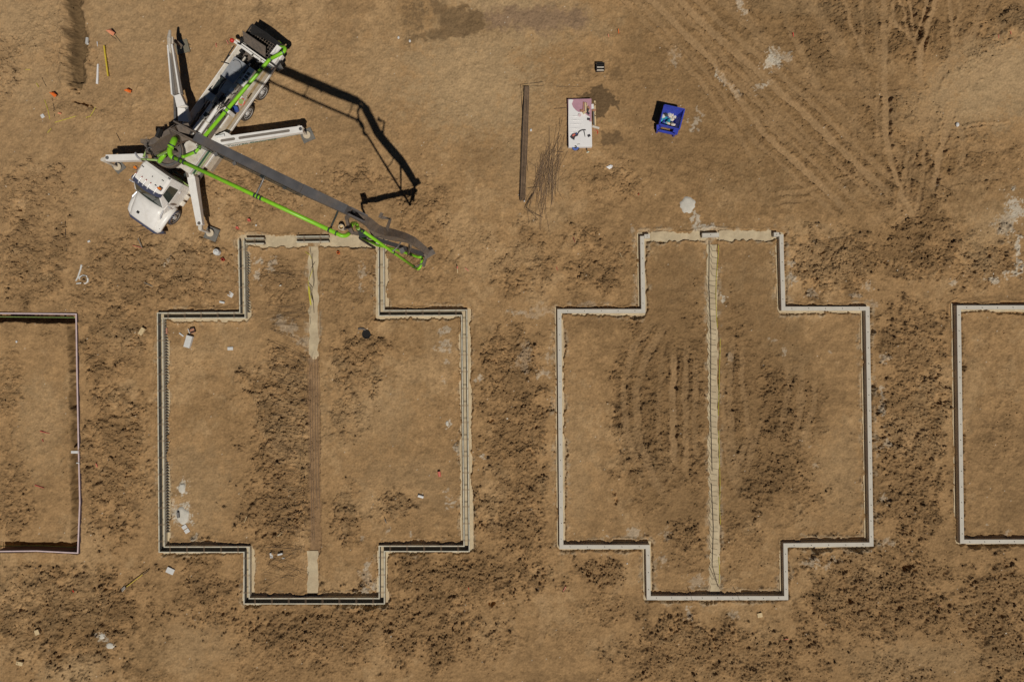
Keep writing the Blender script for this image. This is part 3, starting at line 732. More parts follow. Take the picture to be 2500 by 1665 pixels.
me2.polygons.add(len(ff) // 3); me2.polygons.foreach_set('loop_start', np.arange(len(ff) // 3, dtype=np.int32) * 3)
me2.update(calc_edges=True)
cr_ = Cc.reshape(-1, 3)[sel] * (0.9 + 0.25 * rng.random((NR, 1)))
c2a = me2.color_attributes.new('soil', 'FLOAT_COLOR', 'POINT')
c2a.data.foreach_set('color', np.concatenate([np.repeat(cr_, 12, 0), np.ones((NR * 12, 1))], -1).astype(np.float32).reshape(-1))
me2.materials.append(gm)
oc = bpy.data.objects.new('dirt_clods', me2); C.objects.link(oc)
oc['kind'] = 'stuff'; tag(oc, 'loose brown clods and stones scattered over the rough churned soil', 'soil')
# ------------------------------------------------------------------ foundations
R_ = random.Random(3)
def along(path, spacing, closed=False, start=0.5):
    """points every `spacing` metres on a path with direction"""
    out = []; pts = list(path) + ([path[0]] if closed else [])
    for a, b in zip(pts[:-1], pts[1:]):
        a = Vector(a[:2]); b = Vector(b[:2]); L = (b - a).length; n_ = max(1, int(L / spacing))
        for i in range(n_):
            out.append((a.lerp(b, (i + start) / n_), (b - a).normalized()))
    return out
ZF = -0.105
def foundation(path_px, piers, label, footlabel, pos, bolts=True):
    path = [Vector(p) for p in pl(path_px)]
    c = sum(path, Vector((0, 0))) / len(path)
    t = thing('house_foundation', label, 'foundation', (pos[0], pos[1], ZF - 0.2), 0, 'poured house foundations')
    MB().ribbon(path, 0.25, ZF, ZF - 0.25, closed=True, jit=0.03, step=0.4, rnd=R_).build('footing', MT['strip'], t)
    MB().ribbon(path, 0.118, 0.22, ZF, closed=False).build('wall', MT['conc'], t)
    runs = [path]
    for pr_ in piers:
        pp = [Vector(p) for p in pl(pr_)]
        MB().ribbon(pp, 0.118, 0.22, ZF).build('pier_wall', MT['conc'], t)
        runs.append(pp)
    bm_ = None
    for r_ in runs:
        for p, d in along(r_, 0.88):
            sdv = Vector((-d.y, d.x)) * R_.uniform(-0.02, 0.02)
            q = p + sdv
            if bm_ is None:
                b0 = MB().cyl((q.x, q.y, 0.20), (q.x, q.y, 0.26), 0.019, 6).add([], []).build('anchor_bolt', MT['hole'], t)
                base0 = Vector((q.x, q.y, 0)); bm_ = b0
            else:
                b1 = bm_.copy(); C.objects.link(b1); b1.parent = t
                b1.location = Vector((q.x, q.y, 0)) - base0
    return t
foundation(F3, [[(1561, 578.5), (1561, 578.5), (1585, 577.5)][1:]] and [[(1571.5, 578.6), (1585, 578)], [(1712, 576), (1753, 575)], [(1886, 574), (1899, 574)]],
           'pale grey concrete wall foundation with a complete stepped outline around the pale rebar strip', '', P(1740, 1000)[:2])
foundation(F4, [], 'pale grey concrete wall foundation cut off by the right edge of the photo', '', P(2700, 1000)[:2])

# footing strips cast flush with the soil
def strip(path_px, hw, z, name, label, m=MT['strip']):
    o = MB().ribbon([Vector(p) for p in pl(path_px)], hw, z, z - 0.12, jit=0.075, step=0.28, rnd=R_).build(name, m)
    return tag(o, label, 'footing')
strip([(1739, 597), (1738, 700), (1741, 900), (1742, 1100), (1745, 1300), (1746, 1444)], 0.30, -0.055, 'footing_strip', 'long pale footing strip set with slanting rebar and edged by yellow tape')
strip([(764, 602), (764, 700), (765, 866)], 0.28, -0.055, 'footing_strip', 'pale footing strip holding loose rebar and yellow tape, below the truck boom')
strip([(762, 1345), (763, 1449)], 0.34, -0.055, 'footing_strip', 'short pale footing stub at the bottom of the rebar trench')
strip([(1590, 578), (1709, 576)], 0.30, -0.06, 'footing_strip', 'pale footing across the doorway gap left of the centre wall pier')
strip([(1756, 576), (1884, 574)], 0.30, -0.06, 'footing_strip', 'pale footing across the doorway gap right of the centre wall pier')

# formwork of the second plot: two rows of boards, spreader ties, kickers
path2 = [Vector(p) for p in pl(F2)]
ft = thing('house_footing', 'tan stepped footing under the double timber forms', 'footing', (*P(765, 1000)[:2], ZF - 0.25))
MB().ribbon(path2, 0.38, ZF, ZF - 0.25, closed=True, jit=0.05, step=0.5, rnd=R_).build('footing_slab', MT['foot'], ft)
fw = thing('wall_formwork', 'double row of pale form boards tracing a stepped house plan, tied across a dark gap', 'formwork', (*P(765, 1000)[:2], ZF))
GAP = 0.125
def form_runs(path, root):
    for off in (GAP + 0.03, -GAP - 0.03):
        MB().ribbon(path, 0.030, 0.255, ZF, off=off).build('form_board', MT['board'], root)
    for off in (GAP - 0.006, -GAP + 0.006):
        MB().ribbon(path, 0.004, 0.235, ZF, off=off).build('form_liner', MT['boardg'], root)
form_runs(path2, fw)
top1 = [Vector(p) for p in pl([(603, 590), (648, 590)])]
top2 = [Vector(p) for p in pl([(726, 586), (805, 585)])]
top3 = [Vector(p) for p in pl([(893, 589), (924, 589)])]
for tp in (top1, top2, top3): form_runs(tp, fw)
# ties (one kind, repeated)
tie0 = None; cnt = 0
for r_ in (path2, top1, top2):
    for p, d in along(r_, 0.95):
        nrm = Vector((-d.y, d.x))
        ang = math.atan2(d.y, d.x)
        if tie0 is None:
            o0 = Vector((p.x, p.y, 0.262)); m_ = MB()
            for s_ in (-0.03, 0.03):
                m_.bar(o0 + Vector((d.x, d.y, 0)) * s_ - Vector((nrm.x, nrm.y, 0)) * 0.2, o0 + Vector((d.x, d.y, 0)) * s_ + Vector((nrm.x, nrm.y, 0)) * 0.2, 0.016, 0.012)
            tie0 = m_.build('spreader_tie', MT['rust'], fw); a0 = ang; p0 = p.copy()
        else:
            t_ = tie0.copy(); C.objects.link(t_); t_.parent = fw
            inv = ROOTM[fw.name].inverted()
            A = inv @ Matrix.Translation((p.x, p.y, 0)) @ Matrix.Rotation(ang - a0, 4, 'Z') @ Matrix.Translation((-p0.x, -p0.y, 0)) @ ROOTM[fw.name]
            t_.matrix_basis = A
# stakes / kickers along the inner faces of the vertical runs
k0 = None
for (ua, va, ub, vb, sg, st) in [(596, 600, 597, 765, 1, 5.2), (396, 780, 400, 1330, 1, 5.6), (606, 1345, 606, 1458, 1, 6.5), (933, 640, 933, 760, 1, 6.5), (934, 1345, 934, 1458, 1, 6.5)]:
    n_ = int((vb - va) / (st * 1.25))
    for i in range(n_):
        f_ = (i + .5) / n_
        p = P(ua + (ub - ua) * f_, va + (vb - va) * f_)
        q = Vector((p.x + sg * (GAP + 0.065), p.y, 0))
        if k0 is None:
            m_ = MB().add([(q.x, q.y - .03, 0.13), (q.x + .13, q.y - .03, ZF), (q.x, q.y - .03, ZF), (q.x, q.y + .03, 0.13), (q.x + .13, q.y + .03, ZF), (q.x, q.y + .03, ZF)],
                          [(0, 1, 2), (5, 4, 3), (0, 3, 4, 1), (1, 4, 5, 2), (2, 5, 3, 0)])
            k0 = m_.build('kicker_brace', MT['boardg'], fw); kq = q.copy(); kc = 0
        else:
            kc += 1
            if kc > 98: break
            t_ = k0.copy(); C.objects.link(t_); t_.parent = fw; t_.location = q - kq
for u, v in [(625, 584), (627, 596), (640, 583), (648, 585), (648, 597), (735, 581), (786, 576), (785, 592), (804, 578), (731, 575)]:
    p = P(u, v); MB().bar((p.x, p.y + .06, .2), (p.x, p.y - .1, .24), .03, .03).build('stake', MT['rust'], fw)
strip([(652, 589), (722, 587)], 0.36, -0.06, 'footing_strip', 'pale footing across the gap between the two short top forms')
strip([(809, 587), (890, 588)], 0.35, -0.06, 'footing_strip', 'pale footing across the gap right of the short middle form, partly under the green pipe')

# leftmost plot: deep trench lined with pale foam topped boards
ef = thing('trench_lining', 'pale pink edged board lining of the deep dark trench at the left edge', 'formwork', (*P(100, 1050)[:2], -0.5))
p1 = [Vector(p) for p in pl(F1)]
rs = MB(); rs.ribbon([p1[i] for i in range(len(p1))], 0.036, 0.055, -0.92, closed=True)
rs.build('lining_board', MT['pinkl'], ef)
MB().ribbon(p1, 0.006, 0.03, -0.92, closed=True, off=-0.038).build('board_face', MT['purple'], ef)
MB().ribbon(p1, 0.006, 0.03, -0.56, closed=True, off=0.038).build('board_face', MT['purple'], ef)
MB().ribbon(p1, 0.015, -0.33, -0.36, closed=True, off=-0.20).build('string_rail', MT['dgreen'], ef)
MB().bar(P(174, 1103.5, .07), P(191, 1103.5, .07), .15, .05).build('spreader_block', MT['foam'], ef)
MB().bar(P(187, 1130, .07), P(194, 1130, .07), .05, .05).build('spreader_block', MT['foam'], ef)

# ------------------------------------------------------------------ reinforcement
def rebar(pts, r=0.011, m=MT['rebar'], label='', group='', name='rebar'):
    o = MB().tube(pts, r, 5).build(name, m)
    return tag(o, label, 'rebar', group)
def dupl(o, loc, rz=0.0, sc=1.0, rx=0.0, ry=0.0):
    c = o.copy(); C.objects.link(c); c.location = loc; c.rotation_euler = (rx, ry, rz); c.scale = (sc, abs(sc), 1)
    return c
# bars cast into the pale strip: bent bars at a steady spacing
lab = 'bent dark rebar slanting across the long pale footing strip, one of its even row'
gr = 'bent bars in the long footing strip'
e0 = None
v = 600.0; i = 0
while v < 1436:
    lean = R_.uniform(0.7, 1.25)
    base_ = P(1740 + (v - 600) * 0.008, v); end = P(1755 + (v - 600) * 0.004, v + (R_.uniform(-3, 3)))
    pts = [Vector((base_.x - 0.18 * lean, base_.y + 0.42 * lean, 0.08)), Vector((base_.x - .02, base_.y + .03, 0.0)), Vector((end.x, end.y, -0.02 + R_.uniform(0, .05)))]
    if i < 6:
        o = rebar(pts, 0.0065, label=lab, group=gr)
        if i == 0: e0 = []
        e0.append(o)
    else:
        s_ = e0[i % 6]; o = dupl(s_, (0, 0, 0)); 
        ref = s_.location; o.location = (0, 0, 0)
        o.location = Vector((base_.x - 0.08 + R_.uniform(-.02, .02), base_.y + 0.2, ref.z)); o.rotation_euler = (0, 0, R_.uniform(-.16, .16))
    v += R_.uniform(12.5, 16.5); i += 1
for (pa, lb) in [([(1732, 588), (1731, 700), (1736, 820), (1735, 1000), (1739, 1150)], 'long dark rebar running down the upper part of the pale strip'),
                 ([(1737, 1180), (1742, 1290), (1739, 1380), (1753, 1432)], 'long dark rebar running down the lower end of the pale strip'),
                 ([(1733, 1385), (1744, 1410), (1758, 1438)], 'short slanting rebar at the very bottom of the pale strip')]:
    rebar([Vector((*P(a, b_)[:2], 0.0)) for a, b_ in pa], 0.014, label=lb, group=None)
# long bars in the dug trench
for k_, du in enumerate((-9, -4, 3, 9.5)):
    o = rebar([Vector((*P(765 + du, 872)[:2], -0.02)), Vector((*P(766 + du + R_.uniform(-1, 1), 1000)[:2], -0.02)), Vector((*P(768 + du, 1160)[:2], -0.02)), Vector((*P(771 + du * 1.05, 1245 if k_ > 1 else 1320)[:2], -0.02))], 0.013, MT['rust'],
              'long straight bar lying in the narrow brown trench between the two pale strips', 'four long bars in the brown trench')
# loose hooked bars raked out beside the strip
lab = 'thin dark hooked rebar scattered on the clods left of the brown trench'
gr = 'loose hooked bars beside the trench'
pro = []
for k_ in range(5):
    L = (2.3, 2.6, 2.0, 2.5, 1.8)[k_]; hk = (0.35, -0.4, 0.3, 0.45, -0.3)[k_]; bend = R_.uniform(-.08, .08)
    pts = [Vector((-L / 2, 0, 0)), Vector((0, bend, 0.02)), Vector((L / 2, 0, 0)), Vector((L / 2 + 0.03, hk, 0.0))]
    me_ = MB().tube(pts, 0.0075, 5)
    o = me_.build('rebar', MT['rebar'], origin=(0, 0, 0)); tag(o, lab, 'rebar', gr); pro.append([o, False])
spots = []
for (va, vb, n_, u0, u1, a0, a1) in [(745, 795, 11, 700, 722, -26, 14), (662, 680, 3, 700, 712, -8, 10), (812, 832, 3, 715, 722, 18, 30), (850, 875, 3, 715, 725, 12, 26), (880, 940, 9, 705, 722, 8, 22), (950, 1075, 12, 700, 722, -25, 25),
                                  (1080, 1110, 6, 705, 728, -8, 14), (1130, 1215, 10, 700, 725, -16, 20), (1225, 1300, 11, 705, 728, -34, 22), (1325, 1350, 5, 690, 712, -10, 6), (1355, 1420, 9, 690, 720, -32, 38)]:
    for i in range(n_):
        spots.append((R_.uniform(u0, u1), va + (vb - va) * (i + R_.random()) / n_, R_.uniform(a0, a1)))
for i, (u, v, a) in enumerate(spots):
    o, used = pro[i % 5]
    p = P(u - 12, v); z = max(gzmax(p.x, p.y, .4), gzmax(p.x - .7, p.y, .2), gzmax(p.x + .7, p.y, .2)) - 0.01
    if not used:
        o.location = (p.x, p.y, z); o.rotation_euler = (0, 0, -math.radians(a)); pro[i % 5][1] = True
    else:
        dupl(o, (p.x, p.y, z), -math.radians(a), 1.0 if R_.random() < .8 else .8)
# bars on the first pale strip
for (pts, lb) in [([(757, 604), (762, 640), (766, 700), (768, 690)], 'dark rebar lying lengthwise near the top of the first pale strip'), ([(763, 620), (764, 650), (768, 688)], 'second dark rebar beside it near the top of the first pale strip'),
                  ([(753, 690), (764, 703), (760, 718), (766, 740), (760, 725), (757, 700)], 'looped dark rebar tangle on the first pale strip'), ([(759, 700), (765, 735), (767, 765)], 'thin bent rebar just below the looped tangle'),
                  ([(769, 640), (760, 655), (754, 688)], 'slim bar slanting left beside the yellow tape')]:
    rebar([Vector((*P(a, b_)[:2], 0.0 + 0.01 * i)) for i, (a, b_) in enumerate(pts)], 0.012, label=lb, group=None)
# rebar heap beside the long bundle
lab = 'thin dark straight bar in the tangled heap right of the long brown bundle'; gr = 'tangled heap of loose bars'
hp = []
for k_ in range(6):
    L = (2.0, 3.0, 2.5, 1.6, 3.6, 2.2)[k_]
    pts = [Vector((0, -L / 2, 0)), Vector((R_.uniform(-.06, .06), 0, 0.03)), Vector((0, L / 2, 0))]
    o = MB().tube(pts, 0.007, 5).build('rebar', MT['rust'], origin=(0, 0, 0)); tag(o, lab, 'rebar', gr); hp.append([o, False])
for i in range(84):
    if i < 58:
        u, v, a = R_.gauss(1335, 15), R_.gauss(430, 30), R_.gauss(-8, 10)
    elif i < 72:
        u, v, a = R_.uniform(1325, 1372), R_.uniform(350, 440), R_.gauss(-14, 14)
    else:
        u, v, a = R_.uniform(1300, 1370), R_.uniform(380, 480), R_.uniform(-80, 80)
    p = P(u, v); z = gzmax(p.x, p.y, .5) + 0.01 + R_.random() * .05
    k_ = i % 6
    if i >= 72: k_ = 3
    o, used = hp[k_]
    if not used and i < 72: o.location = (p.x, p.y, z); o.rotation_euler = (0, 0, math.radians(a)); hp[k_][1] = True
    else: dupl(o, (p.x, p.y, z), math.radians(a))
# long bundle
lab = 'long rusty bar in the straight tied bundle left of the white sheeted stack'; gr = 'tied bundle of long bars'
b0 = None
for i in range(34):
    f_ = (i % 12) / 11.0; lay = i // 12
    ta, tb = P(1280.5 + 11.5 * f_, 216), P(1269.5 + 12 * f_ + R_.uniform(-1, 1), 488 + R_.uniform(-7, 7))
    z = 0.05 + lay * 0.03 + gz(-0, 8) * 0
    zz = gzmax(ta.x, (ta.y + tb.y) / 2, 1.0)
    o = MB().tube([Vector((ta.x, ta.y, zz + z)), Vector(((ta.x + tb.x) / 2 + R_.uniform(-.05, .05), (ta.y + tb.y) / 2, zz + z)), Vector((tb.x, tb.y, zz + z))], 0.014, 5).build('rebar', MT['rust'] if i % 3 else MT['rebar'])
    tag(o, lab, 'rebar', gr)
for pts, lb in [([(1326, 203), (1271, 208), (1277, 300), (1275, 380)], 'long thin bar bent over the top end of the tied bundle'), ([(1414, 214), (1276, 211), (1279, 290)], 'long thin bar reaching right from the bundle toward the white stack'),
                ([(1289, 420), (1286, 395), (1287, 340)], 'thin bar lying close to the right of the bundle'),
                ([(1304, 470), (1279, 509), (1285, 513), (1326, 532)], 'outermost V bent bar below the tied bundle'), ([(1301, 472), (1284, 508), (1322, 530)], 'middle V bent bar below the tied bundle'), ([(1298, 474), (1281, 503), (1314, 537)], 'lowest V bent bar below the tied bundle'),
                ([(1352, 268), (1382, 266)], 'short thin bar lying left of the white stack'), ([(1367, 290), (1361, 352), (1362, 396)], 'thin long bar between the heap and the white stack'),
                ([(1375, 372), (1360, 372), (1345, 368)], 'short crosswise bar at the top right of the heap'), ([(1288, 460), (1320, 456)], 'short crosswise bar at the lower left of the heap'),
                ([(310, 556), (392, 551)], 'thin long bar on the ground in front of the truck bumper'), ([(300, 582), (360, 574), (380, 570)], 'longest thin bar slanting below the truck bumper'), ([(318, 575), (350, 562), (395, 556)], 'middle thin bar slanting below the truck bumper'),
                ([(161, 541), (163, 580), (164, 615)], 'thin upright lying bar left of the truck front'), ([(288, 328), (297, 347)], 'short dark bar above the west outrigger'), ([(102, 190), (113, 212)], 'short dark bar left of the trench end'),
                ([(126, 240), (131, 262), (134, 285)], 'thin bent bar right of the yellow scrap at upper left'), ([(190, 655 + 0), (190, 655.5)], '')]:
    if lb: rebar([G(a, b_, 0.03) for a, b_ in pts], 0.013, label=lb, group=None)
# ------------------------------------------------------------------ concrete pump truck
RV = Vector((0.577, 0.817, 0)); SV = Vector((0.817, -0.577, 0))
def T(lx, ly, z):
    r = lx - 6.9; s_ = ly - 21.5
    return Vector((r * RV.x + s_ * SV.x, r * RV.y + s_ * SV.y, z))
RM = Matrix((RV, SV, (0, 0, 1))).transposed()
tr = thing('concrete_pump_truck', 'white concrete pump truck with lime green pipes, spread outriggers and unfolded dark boom', 'pump truck', T(6, 0, 0), math.atan2(RV.y, RV.x))
def tb(m, lx, ly, z, sx, sy, sz):   # box in truck axes, centre
    return m.box(T(lx, ly, z), (sx, sy, sz), M=RM)
def sect(lx, pts):  # cross-section (ly, z)
    return [T(lx, a, b_) for a, b_ in pts]
# chassis
m = MB(); tb(m, 6.6, -0.42, 0.85, 11.6, 0.12, 0.26); tb(m, 6.6, 0.42, 0.85, 11.6, 0.12, 0.26)
for lx in (1.2, 3.6, 5.2, 7.4, 9.0, 10.6, 12.0): tb(m, lx, 0, 0.85, 0.14, 0.72, 0.2)
m.build('chassis_frame', MT['clamp'], tr)
m = MB()
for lx in (1.38, 9.0, 10.45): m.cyl(T(lx, -0.95, .52), T(lx, .95, .52), .07, 8)
m.build('axle', MT['clamp'], tr)
# hood
def hood_sec(lx, hw, zt, zb, sh):
    return sect(lx, [(-hw, zb), (-hw, zt - sh * 1.4), (-hw * .93, zt - sh * .45), (-hw * .72, zt - sh * .08), (-hw * .3, zt + .02), (hw * .3, zt + .02), (hw * .72, zt - sh * .08), (hw * .93, zt - sh * .45), (hw, zt - sh * 1.4), (hw, zb)])
o = MB().loft([hood_sec(0.12, .80, 1.08, .62, .12), hood_sec(0.20, .86, 1.22, .58, .14), hood_sec(0.6, .90, 1.42, .58, .17), hood_sec(1.1, .92, 1.60, .6, .2), hood_sec(1.62, 1.0, 1.76, .7, .2)]).build('hood', MT['white'], tr, smooth=True)
# fenders flaring over the front wheels
for s_ in (-1, 1):
    secs = []
    for lx, zz, wi, wo in ((.10, .84, .55, .98), (.30, 1.02, .60, 1.16), (.62, 1.14, .66, 1.20), (1.10, 1.22, .7, 1.24), (1.55, 1.20, .75, 1.25), (1.95, 1.02, .8, 1.2)):
        secs.append([T(lx, s_ * wi, zz + .1), T(lx, s_ * (wo - .1), zz + .08), T(lx, s_ * wo, zz - .02), T(lx, s_ * wo, zz - .17), T(lx, s_ * (wo - .05), zz - .17), T(lx, s_ * wi, zz - .1)])
    MB().loft(secs).build('fender', MT['white'], tr, smooth=True)
    MB().tube([T(.98, s_ * 1.23, .62), T(1.03, s_ * 1.245, .9), T(1.2, s_ * 1.25, 1.05), T(1.45, s_ * 1.25, 1.1), T(1.7, s_ * 1.25, 1.02), T(1.84, s_ * 1.24, .8)], .035, 6).build('wheel_arch_trim', MT['navy'], tr)
    hl = MB().loft([[T(.22, s_ * (.62 + .1 * k), .82 + .03 * j) for k, j in ((0, 0), (2.4, 0), (2.6, 4), (0, 6))], [T(.13, s_ * (.62 + .1 * k), .84 + .03 * j) for k, j in ((0, 0), (2.2, 0), (2.4, 3), (0, 5))]]).build('headlight', MT['chrome'], tr)
# front bumper
m = MB()
m.bar(T(.03, -.92, .6), T(.03, .80, .6), .16, .30); m.bar(T(.03, .79, .6), T(.34, 1.20, .6), .14, .28); m.bar(T(.03, -.91, .6), T(.30, -1.22, .6), .14, .28)
m.build('bumper', MT['navy'], tr)
MB().bar(T(-.03, -.05, .55), T(-.03, .10, .55), .08, .12).build('tow_hook', MT['black'], tr)
m = MB(); m.plate([T(.17, -.5, .75), T(.17, .5, .75), T(.19, .5, 1.12), T(.19, -.5, 1.12)], .02); m.build('grille', MT['clamp'], tr)
tb(MB(), .55, -.28, 1.47, .13, .15, .04).build('hood_vent', MT['black'], tr)
m = MB()
for k_ in range(4): tb(m, .42 + .04 * k_, 1.02, 1.13, .02, .2, .02)
m.build('fender_louvre', MT['clamp'], tr)
# cab body
def cab(lx, hw, zt, zb, tw):
    return sect(lx, [(-hw, zb), (-hw, min(zt, 1.75)), (-tw, zt - .10 if zt > 1.9 else zt), (-tw + .12, zt), (tw - .12, zt), (tw, zt - .10 if zt > 1.9 else zt), (hw, min(zt, 1.75)), (hw, zb)])
MB().loft([cab(1.58, 1.03, 1.76, .75, .99), cab(2.16, 1.05, 2.72, .72, .93), cab(2.4, 1.05, 2.80, .72, .93), cab(3.2, 1.05, 2.84, .72, .93), cab(3.36, 1.04, 2.78, .8, .90)]).build('cab', MT['white'], tr)
# windscreen
def wsp(f_, y): # point on sloping front
    return T(1.58 + .58 * f_ - .014, y, 1.76 + .96 * f_ + .014)
ws = MB().plate([wsp(.08, -.90), wsp(.08, -.0), wsp(.08, .90), wsp(.90, .84), wsp(.90, 0), wsp(.90, -.84)][::-1], .01).build('windscreen', MT['glass'], tr)
MB().bar(wsp(.09, -.5) + Vector((0, 0, .02)), wsp(.45, -.15) + Vector((0, 0, .03)), .02, .015).build('wiper', MT['black'], ws)
MB().bar(wsp(.09, .25) + Vector((0, 0, .02)), wsp(.45, .6) + Vector((0, 0, .03)), .02, .015).build('wiper', MT['black'], ws)
MB().tube([T(1.64, -.98, 1.76), T(1.60, -.5, 1.81), T(1.58, 0, 1.83), T(1.60, .5, 1.81), T(1.64, .98, 1.76)], .045, 6).build('cowl_seal', MT['glass'], tr)
# side windows
for s_ in (-1, 1):
    w_ = MB().plate([T(2.02, s_ * 1.062, 1.82), T(2.95, s_ * 1.062, 1.80), T(2.95, s_ * .955, 2.58), T(2.30, s_ * .955, 2.60)][::s_], .012).build('side_window', MT['glass'], tr)
    d_ = MB().plate([T(1.95, s_ * 1.056, .95), T(3.0, s_ * 1.056, .95), T(3.0, s_ * 1.056, 1.72), T(1.95, s_ * 1.056, 1.74)][::s_], .02).build('door', MT['white'], tr)
    tb(MB(), 2.85, s_ * 1.08, 1.5, .12, .05, .04).build('handle', MT['chrome'], d_)
    # mirror arms
    MB().tube([T(1.95, s_ * 1.03, 1.85), T(1.85, s_ * 1.3, 1.95), T(1.9, s_ * 1.33, 1.6)], .018, 6).build('mirror_arm', MT['chrome'], tr)
    tb(MB(), 1.88, s_ * 1.34, 1.9, .07, .14, .34).build('mirror', MT['chrome'], tr)
MB().tube([T(1.5, .93, 1.60), T(1.15, .98, 1.60), T(.95, 1.0, 1.46)], [.035, .05, .02], 8).build('hood_mirror', MT['chrome'], tr)
MB().tube([T(1.5, -.93, 1.60), T(1.15, -.98, 1.60), T(.95, -1.0, 1.46)], [.035, .05, .02], 8).build('hood_mirror', MT['chrome'], tr)
# visor
vis = [T(2.30, -.99, 2.74), T(2.10, -.98, 2.66), T(2.00, -.6, 2.66), T(1.95, 0, 2.68), T(2.00, .6, 2.66), T(2.10, .98, 2.66), T(2.30, .99, 2.74), T(2.20, .5, 2.76), T(2.17, 0, 2.78), T(2.20, -.5, 2.76)]
MB().plate([Vector((p.x, p.y, 2.75)) for p in vis], .05).build('sun_visor', MT['navy'], tr)
for ly in (-.82, -.42, -.13, .17, .62):
    h_ = MB().tube([T(2.48, ly + .0, 2.88), T(2.2, ly, 2.88), T(2.12, ly, 2.87)], [.02, .022, .05], 8).build('roof_horn', MT['chrome'], tr)
    MB().sphere(T(2.5, ly, 2.89), .03, 8, 5).build('marker_light', MT['red'], h_)
for ly, lx in ((-.98, 2.72), (.78, 2.55)):
    bx_ = tb(MB(), lx, ly, 2.87, .2, .18, .06).build('beacon_base', MT['steel'], tr)
    MB().cyl(T(lx, ly, 2.86), T(lx, ly, 3.02), .085, 12, .07).build('beacon', MT['amber'], bx_)
for lx, ly, sx in ((3.0, -.72, .12), (3.0, .62, .12), (2.55, .45, .1), (3.28, .86, .14)):
    tb(MB(), lx, ly, 2.868, .03, sx, .03).build('roof_bracket', MT['clamp'], tr)
MB().sphere(T(2.85, .02, 2.85), .03, 8, 5).build('antenna', MT['black'], tr)
# steps, tanks, exhaust on the right flank
m = MB()
for k_ in range(3): tb(m, 2.35 + .42 * k_, 1.12, .72, .28, .3, .05)
tb(m, 2.8, 1.0, .55, 1.3, .1, .3); m.build('running_step', MT['whited'], tr)
MB().cyl(T(3.5, .92, .8), T(4.6, .92, .8), .28, 14).build('fuel_tank', MT['steel'], tr)
MB().cyl(T(3.5, -.92, .8), T(4.6, -.92, .8), .28, 14).build('fuel_tank', MT['steel'], tr)
m = MB()
for z_ in (1.0, 1.12, 1.24): m.tube([T(3.44, .35, z_ + .5), T(3.46, .8, z_ + .3), T(3.44, 1.08, z_ + .1)], .035, 6)
m.build('air_hose', MT['dgreen'], tr)
# wheels
def wheel(lx, s_, dual=False):
    y0 = s_ * 1.18; y1 = s_ * (.88 if not dual else .62)
    w_ = MB(); prof = [(.40, 0), (.48, .015), (.515, .05), (.52, .1), (.52, abs(y0 - y1) - .1), (.515, abs(y0 - y1) - .05), (.46, abs(y0 - y1)), (.3, abs(y0 - y1)), (.3, 0.04)]
    N_ = 28; vs = []; fs = []
    for k in range(N_):
        a = 2 * math.pi * k / N_
        for r_, d_ in prof:
            vs.append(T(lx, y0 - s_ * d_, .52) + (RV * math.cos(a) + Vector((0, 0, 1)) * math.sin(a)) * r_)
    n_ = len(prof)
    for k in range(N_):
        for j in range(n_):
            fs.append((k * n_ + j, k * n_ + (j + 1) % n_, ((k + 1) % N_) * n_ + (j + 1) % n_, ((k + 1) % N_) * n_ + j))
    w_.add(vs, fs); wo = thing_child(w_, 'wheel')
    tread = MB()
    for k in range(36):
        a = 2 * math.pi * (k + .5) / 36
        c_ = T(lx, y0 - s_ * abs(y0 - y1) / 2, .52) + (RV * math.cos(a) + Vector((0, 0, 1)) * math.sin(a)) * .525
        tan = (-RV * math.sin(a) + Vector((0, 0, 1)) * math.cos(a))
        tread.bar(c_ - SV * .11, c_ + SV * .11, .03, .02, up=(RV * math.cos(a) + Vector((0, 0, 1)) * math.sin(a)))
    tread.build('tyre_tread', MT['tyre'], wo)
    rm = MB().ring(T(lx, y0 - s_ * .02, .52), T(lx, y0 - s_ * .2, .52), .40, .33, 28)
    rm.cyl(T(lx, y0 - s_ * (.08 if not dual else .11), .52), T(lx, y0 - s_ * .2, .52), .335, 24)
    rm.cyl(T(lx, y0 + s_ * (.02 if not dual else -.06), .52), T(lx, y0 - s_ * .1, .52), .11, 12)
    rm.build('rim', MT['chrome'] if not dual else MT['rim'], wo)
    for k in range(10 if s_ > 0 else 0):
        a = 2 * math.pi * k / 10
        c_ = T(lx, y0 - s_ * (.07 if not dual else .10), .52) + (RV * math.cos(a) + Vector((0, 0, 1)) * math.sin(a)) * .2
        MB().cyl(c_ - SV * .02, c_ + SV * s_ * .04, .03, 6).build('wheel_nut', MT['steel'] if dual else MT['hole'], wo)
def thing_child(mb, name): return mb.build(name, MT['tyre'], tr)
for lx, du_ in ((1.38, False), (8.85, True), (10.35, True)):
    for s_ in (-1, 1): wheel(lx, s_, du_)
for lx in (8.85, 10.35):
    for s_ in (-1, 1):
        MB().tube([T(lx + .1, s_ * .9, 1.10), T(lx + .5, s_ * .9, .98), T(lx + .68, s_ * .9, .7)], .02, 4).build('mudguard_bar', MT['black'], tr)
        MB().plate([T(lx + .05, s_ * .6, 1.1), T(lx + .05, s_ * 1.24, 1.1), T(lx + .52, s_ * 1.24, .98), T(lx + .70, s_ * 1.24, .62), T(lx + .70, s_ * .6, .62), T(lx + .52, s_ * .6, .98)][::-s_], .02).build('mudguard', MT['black'], tr)
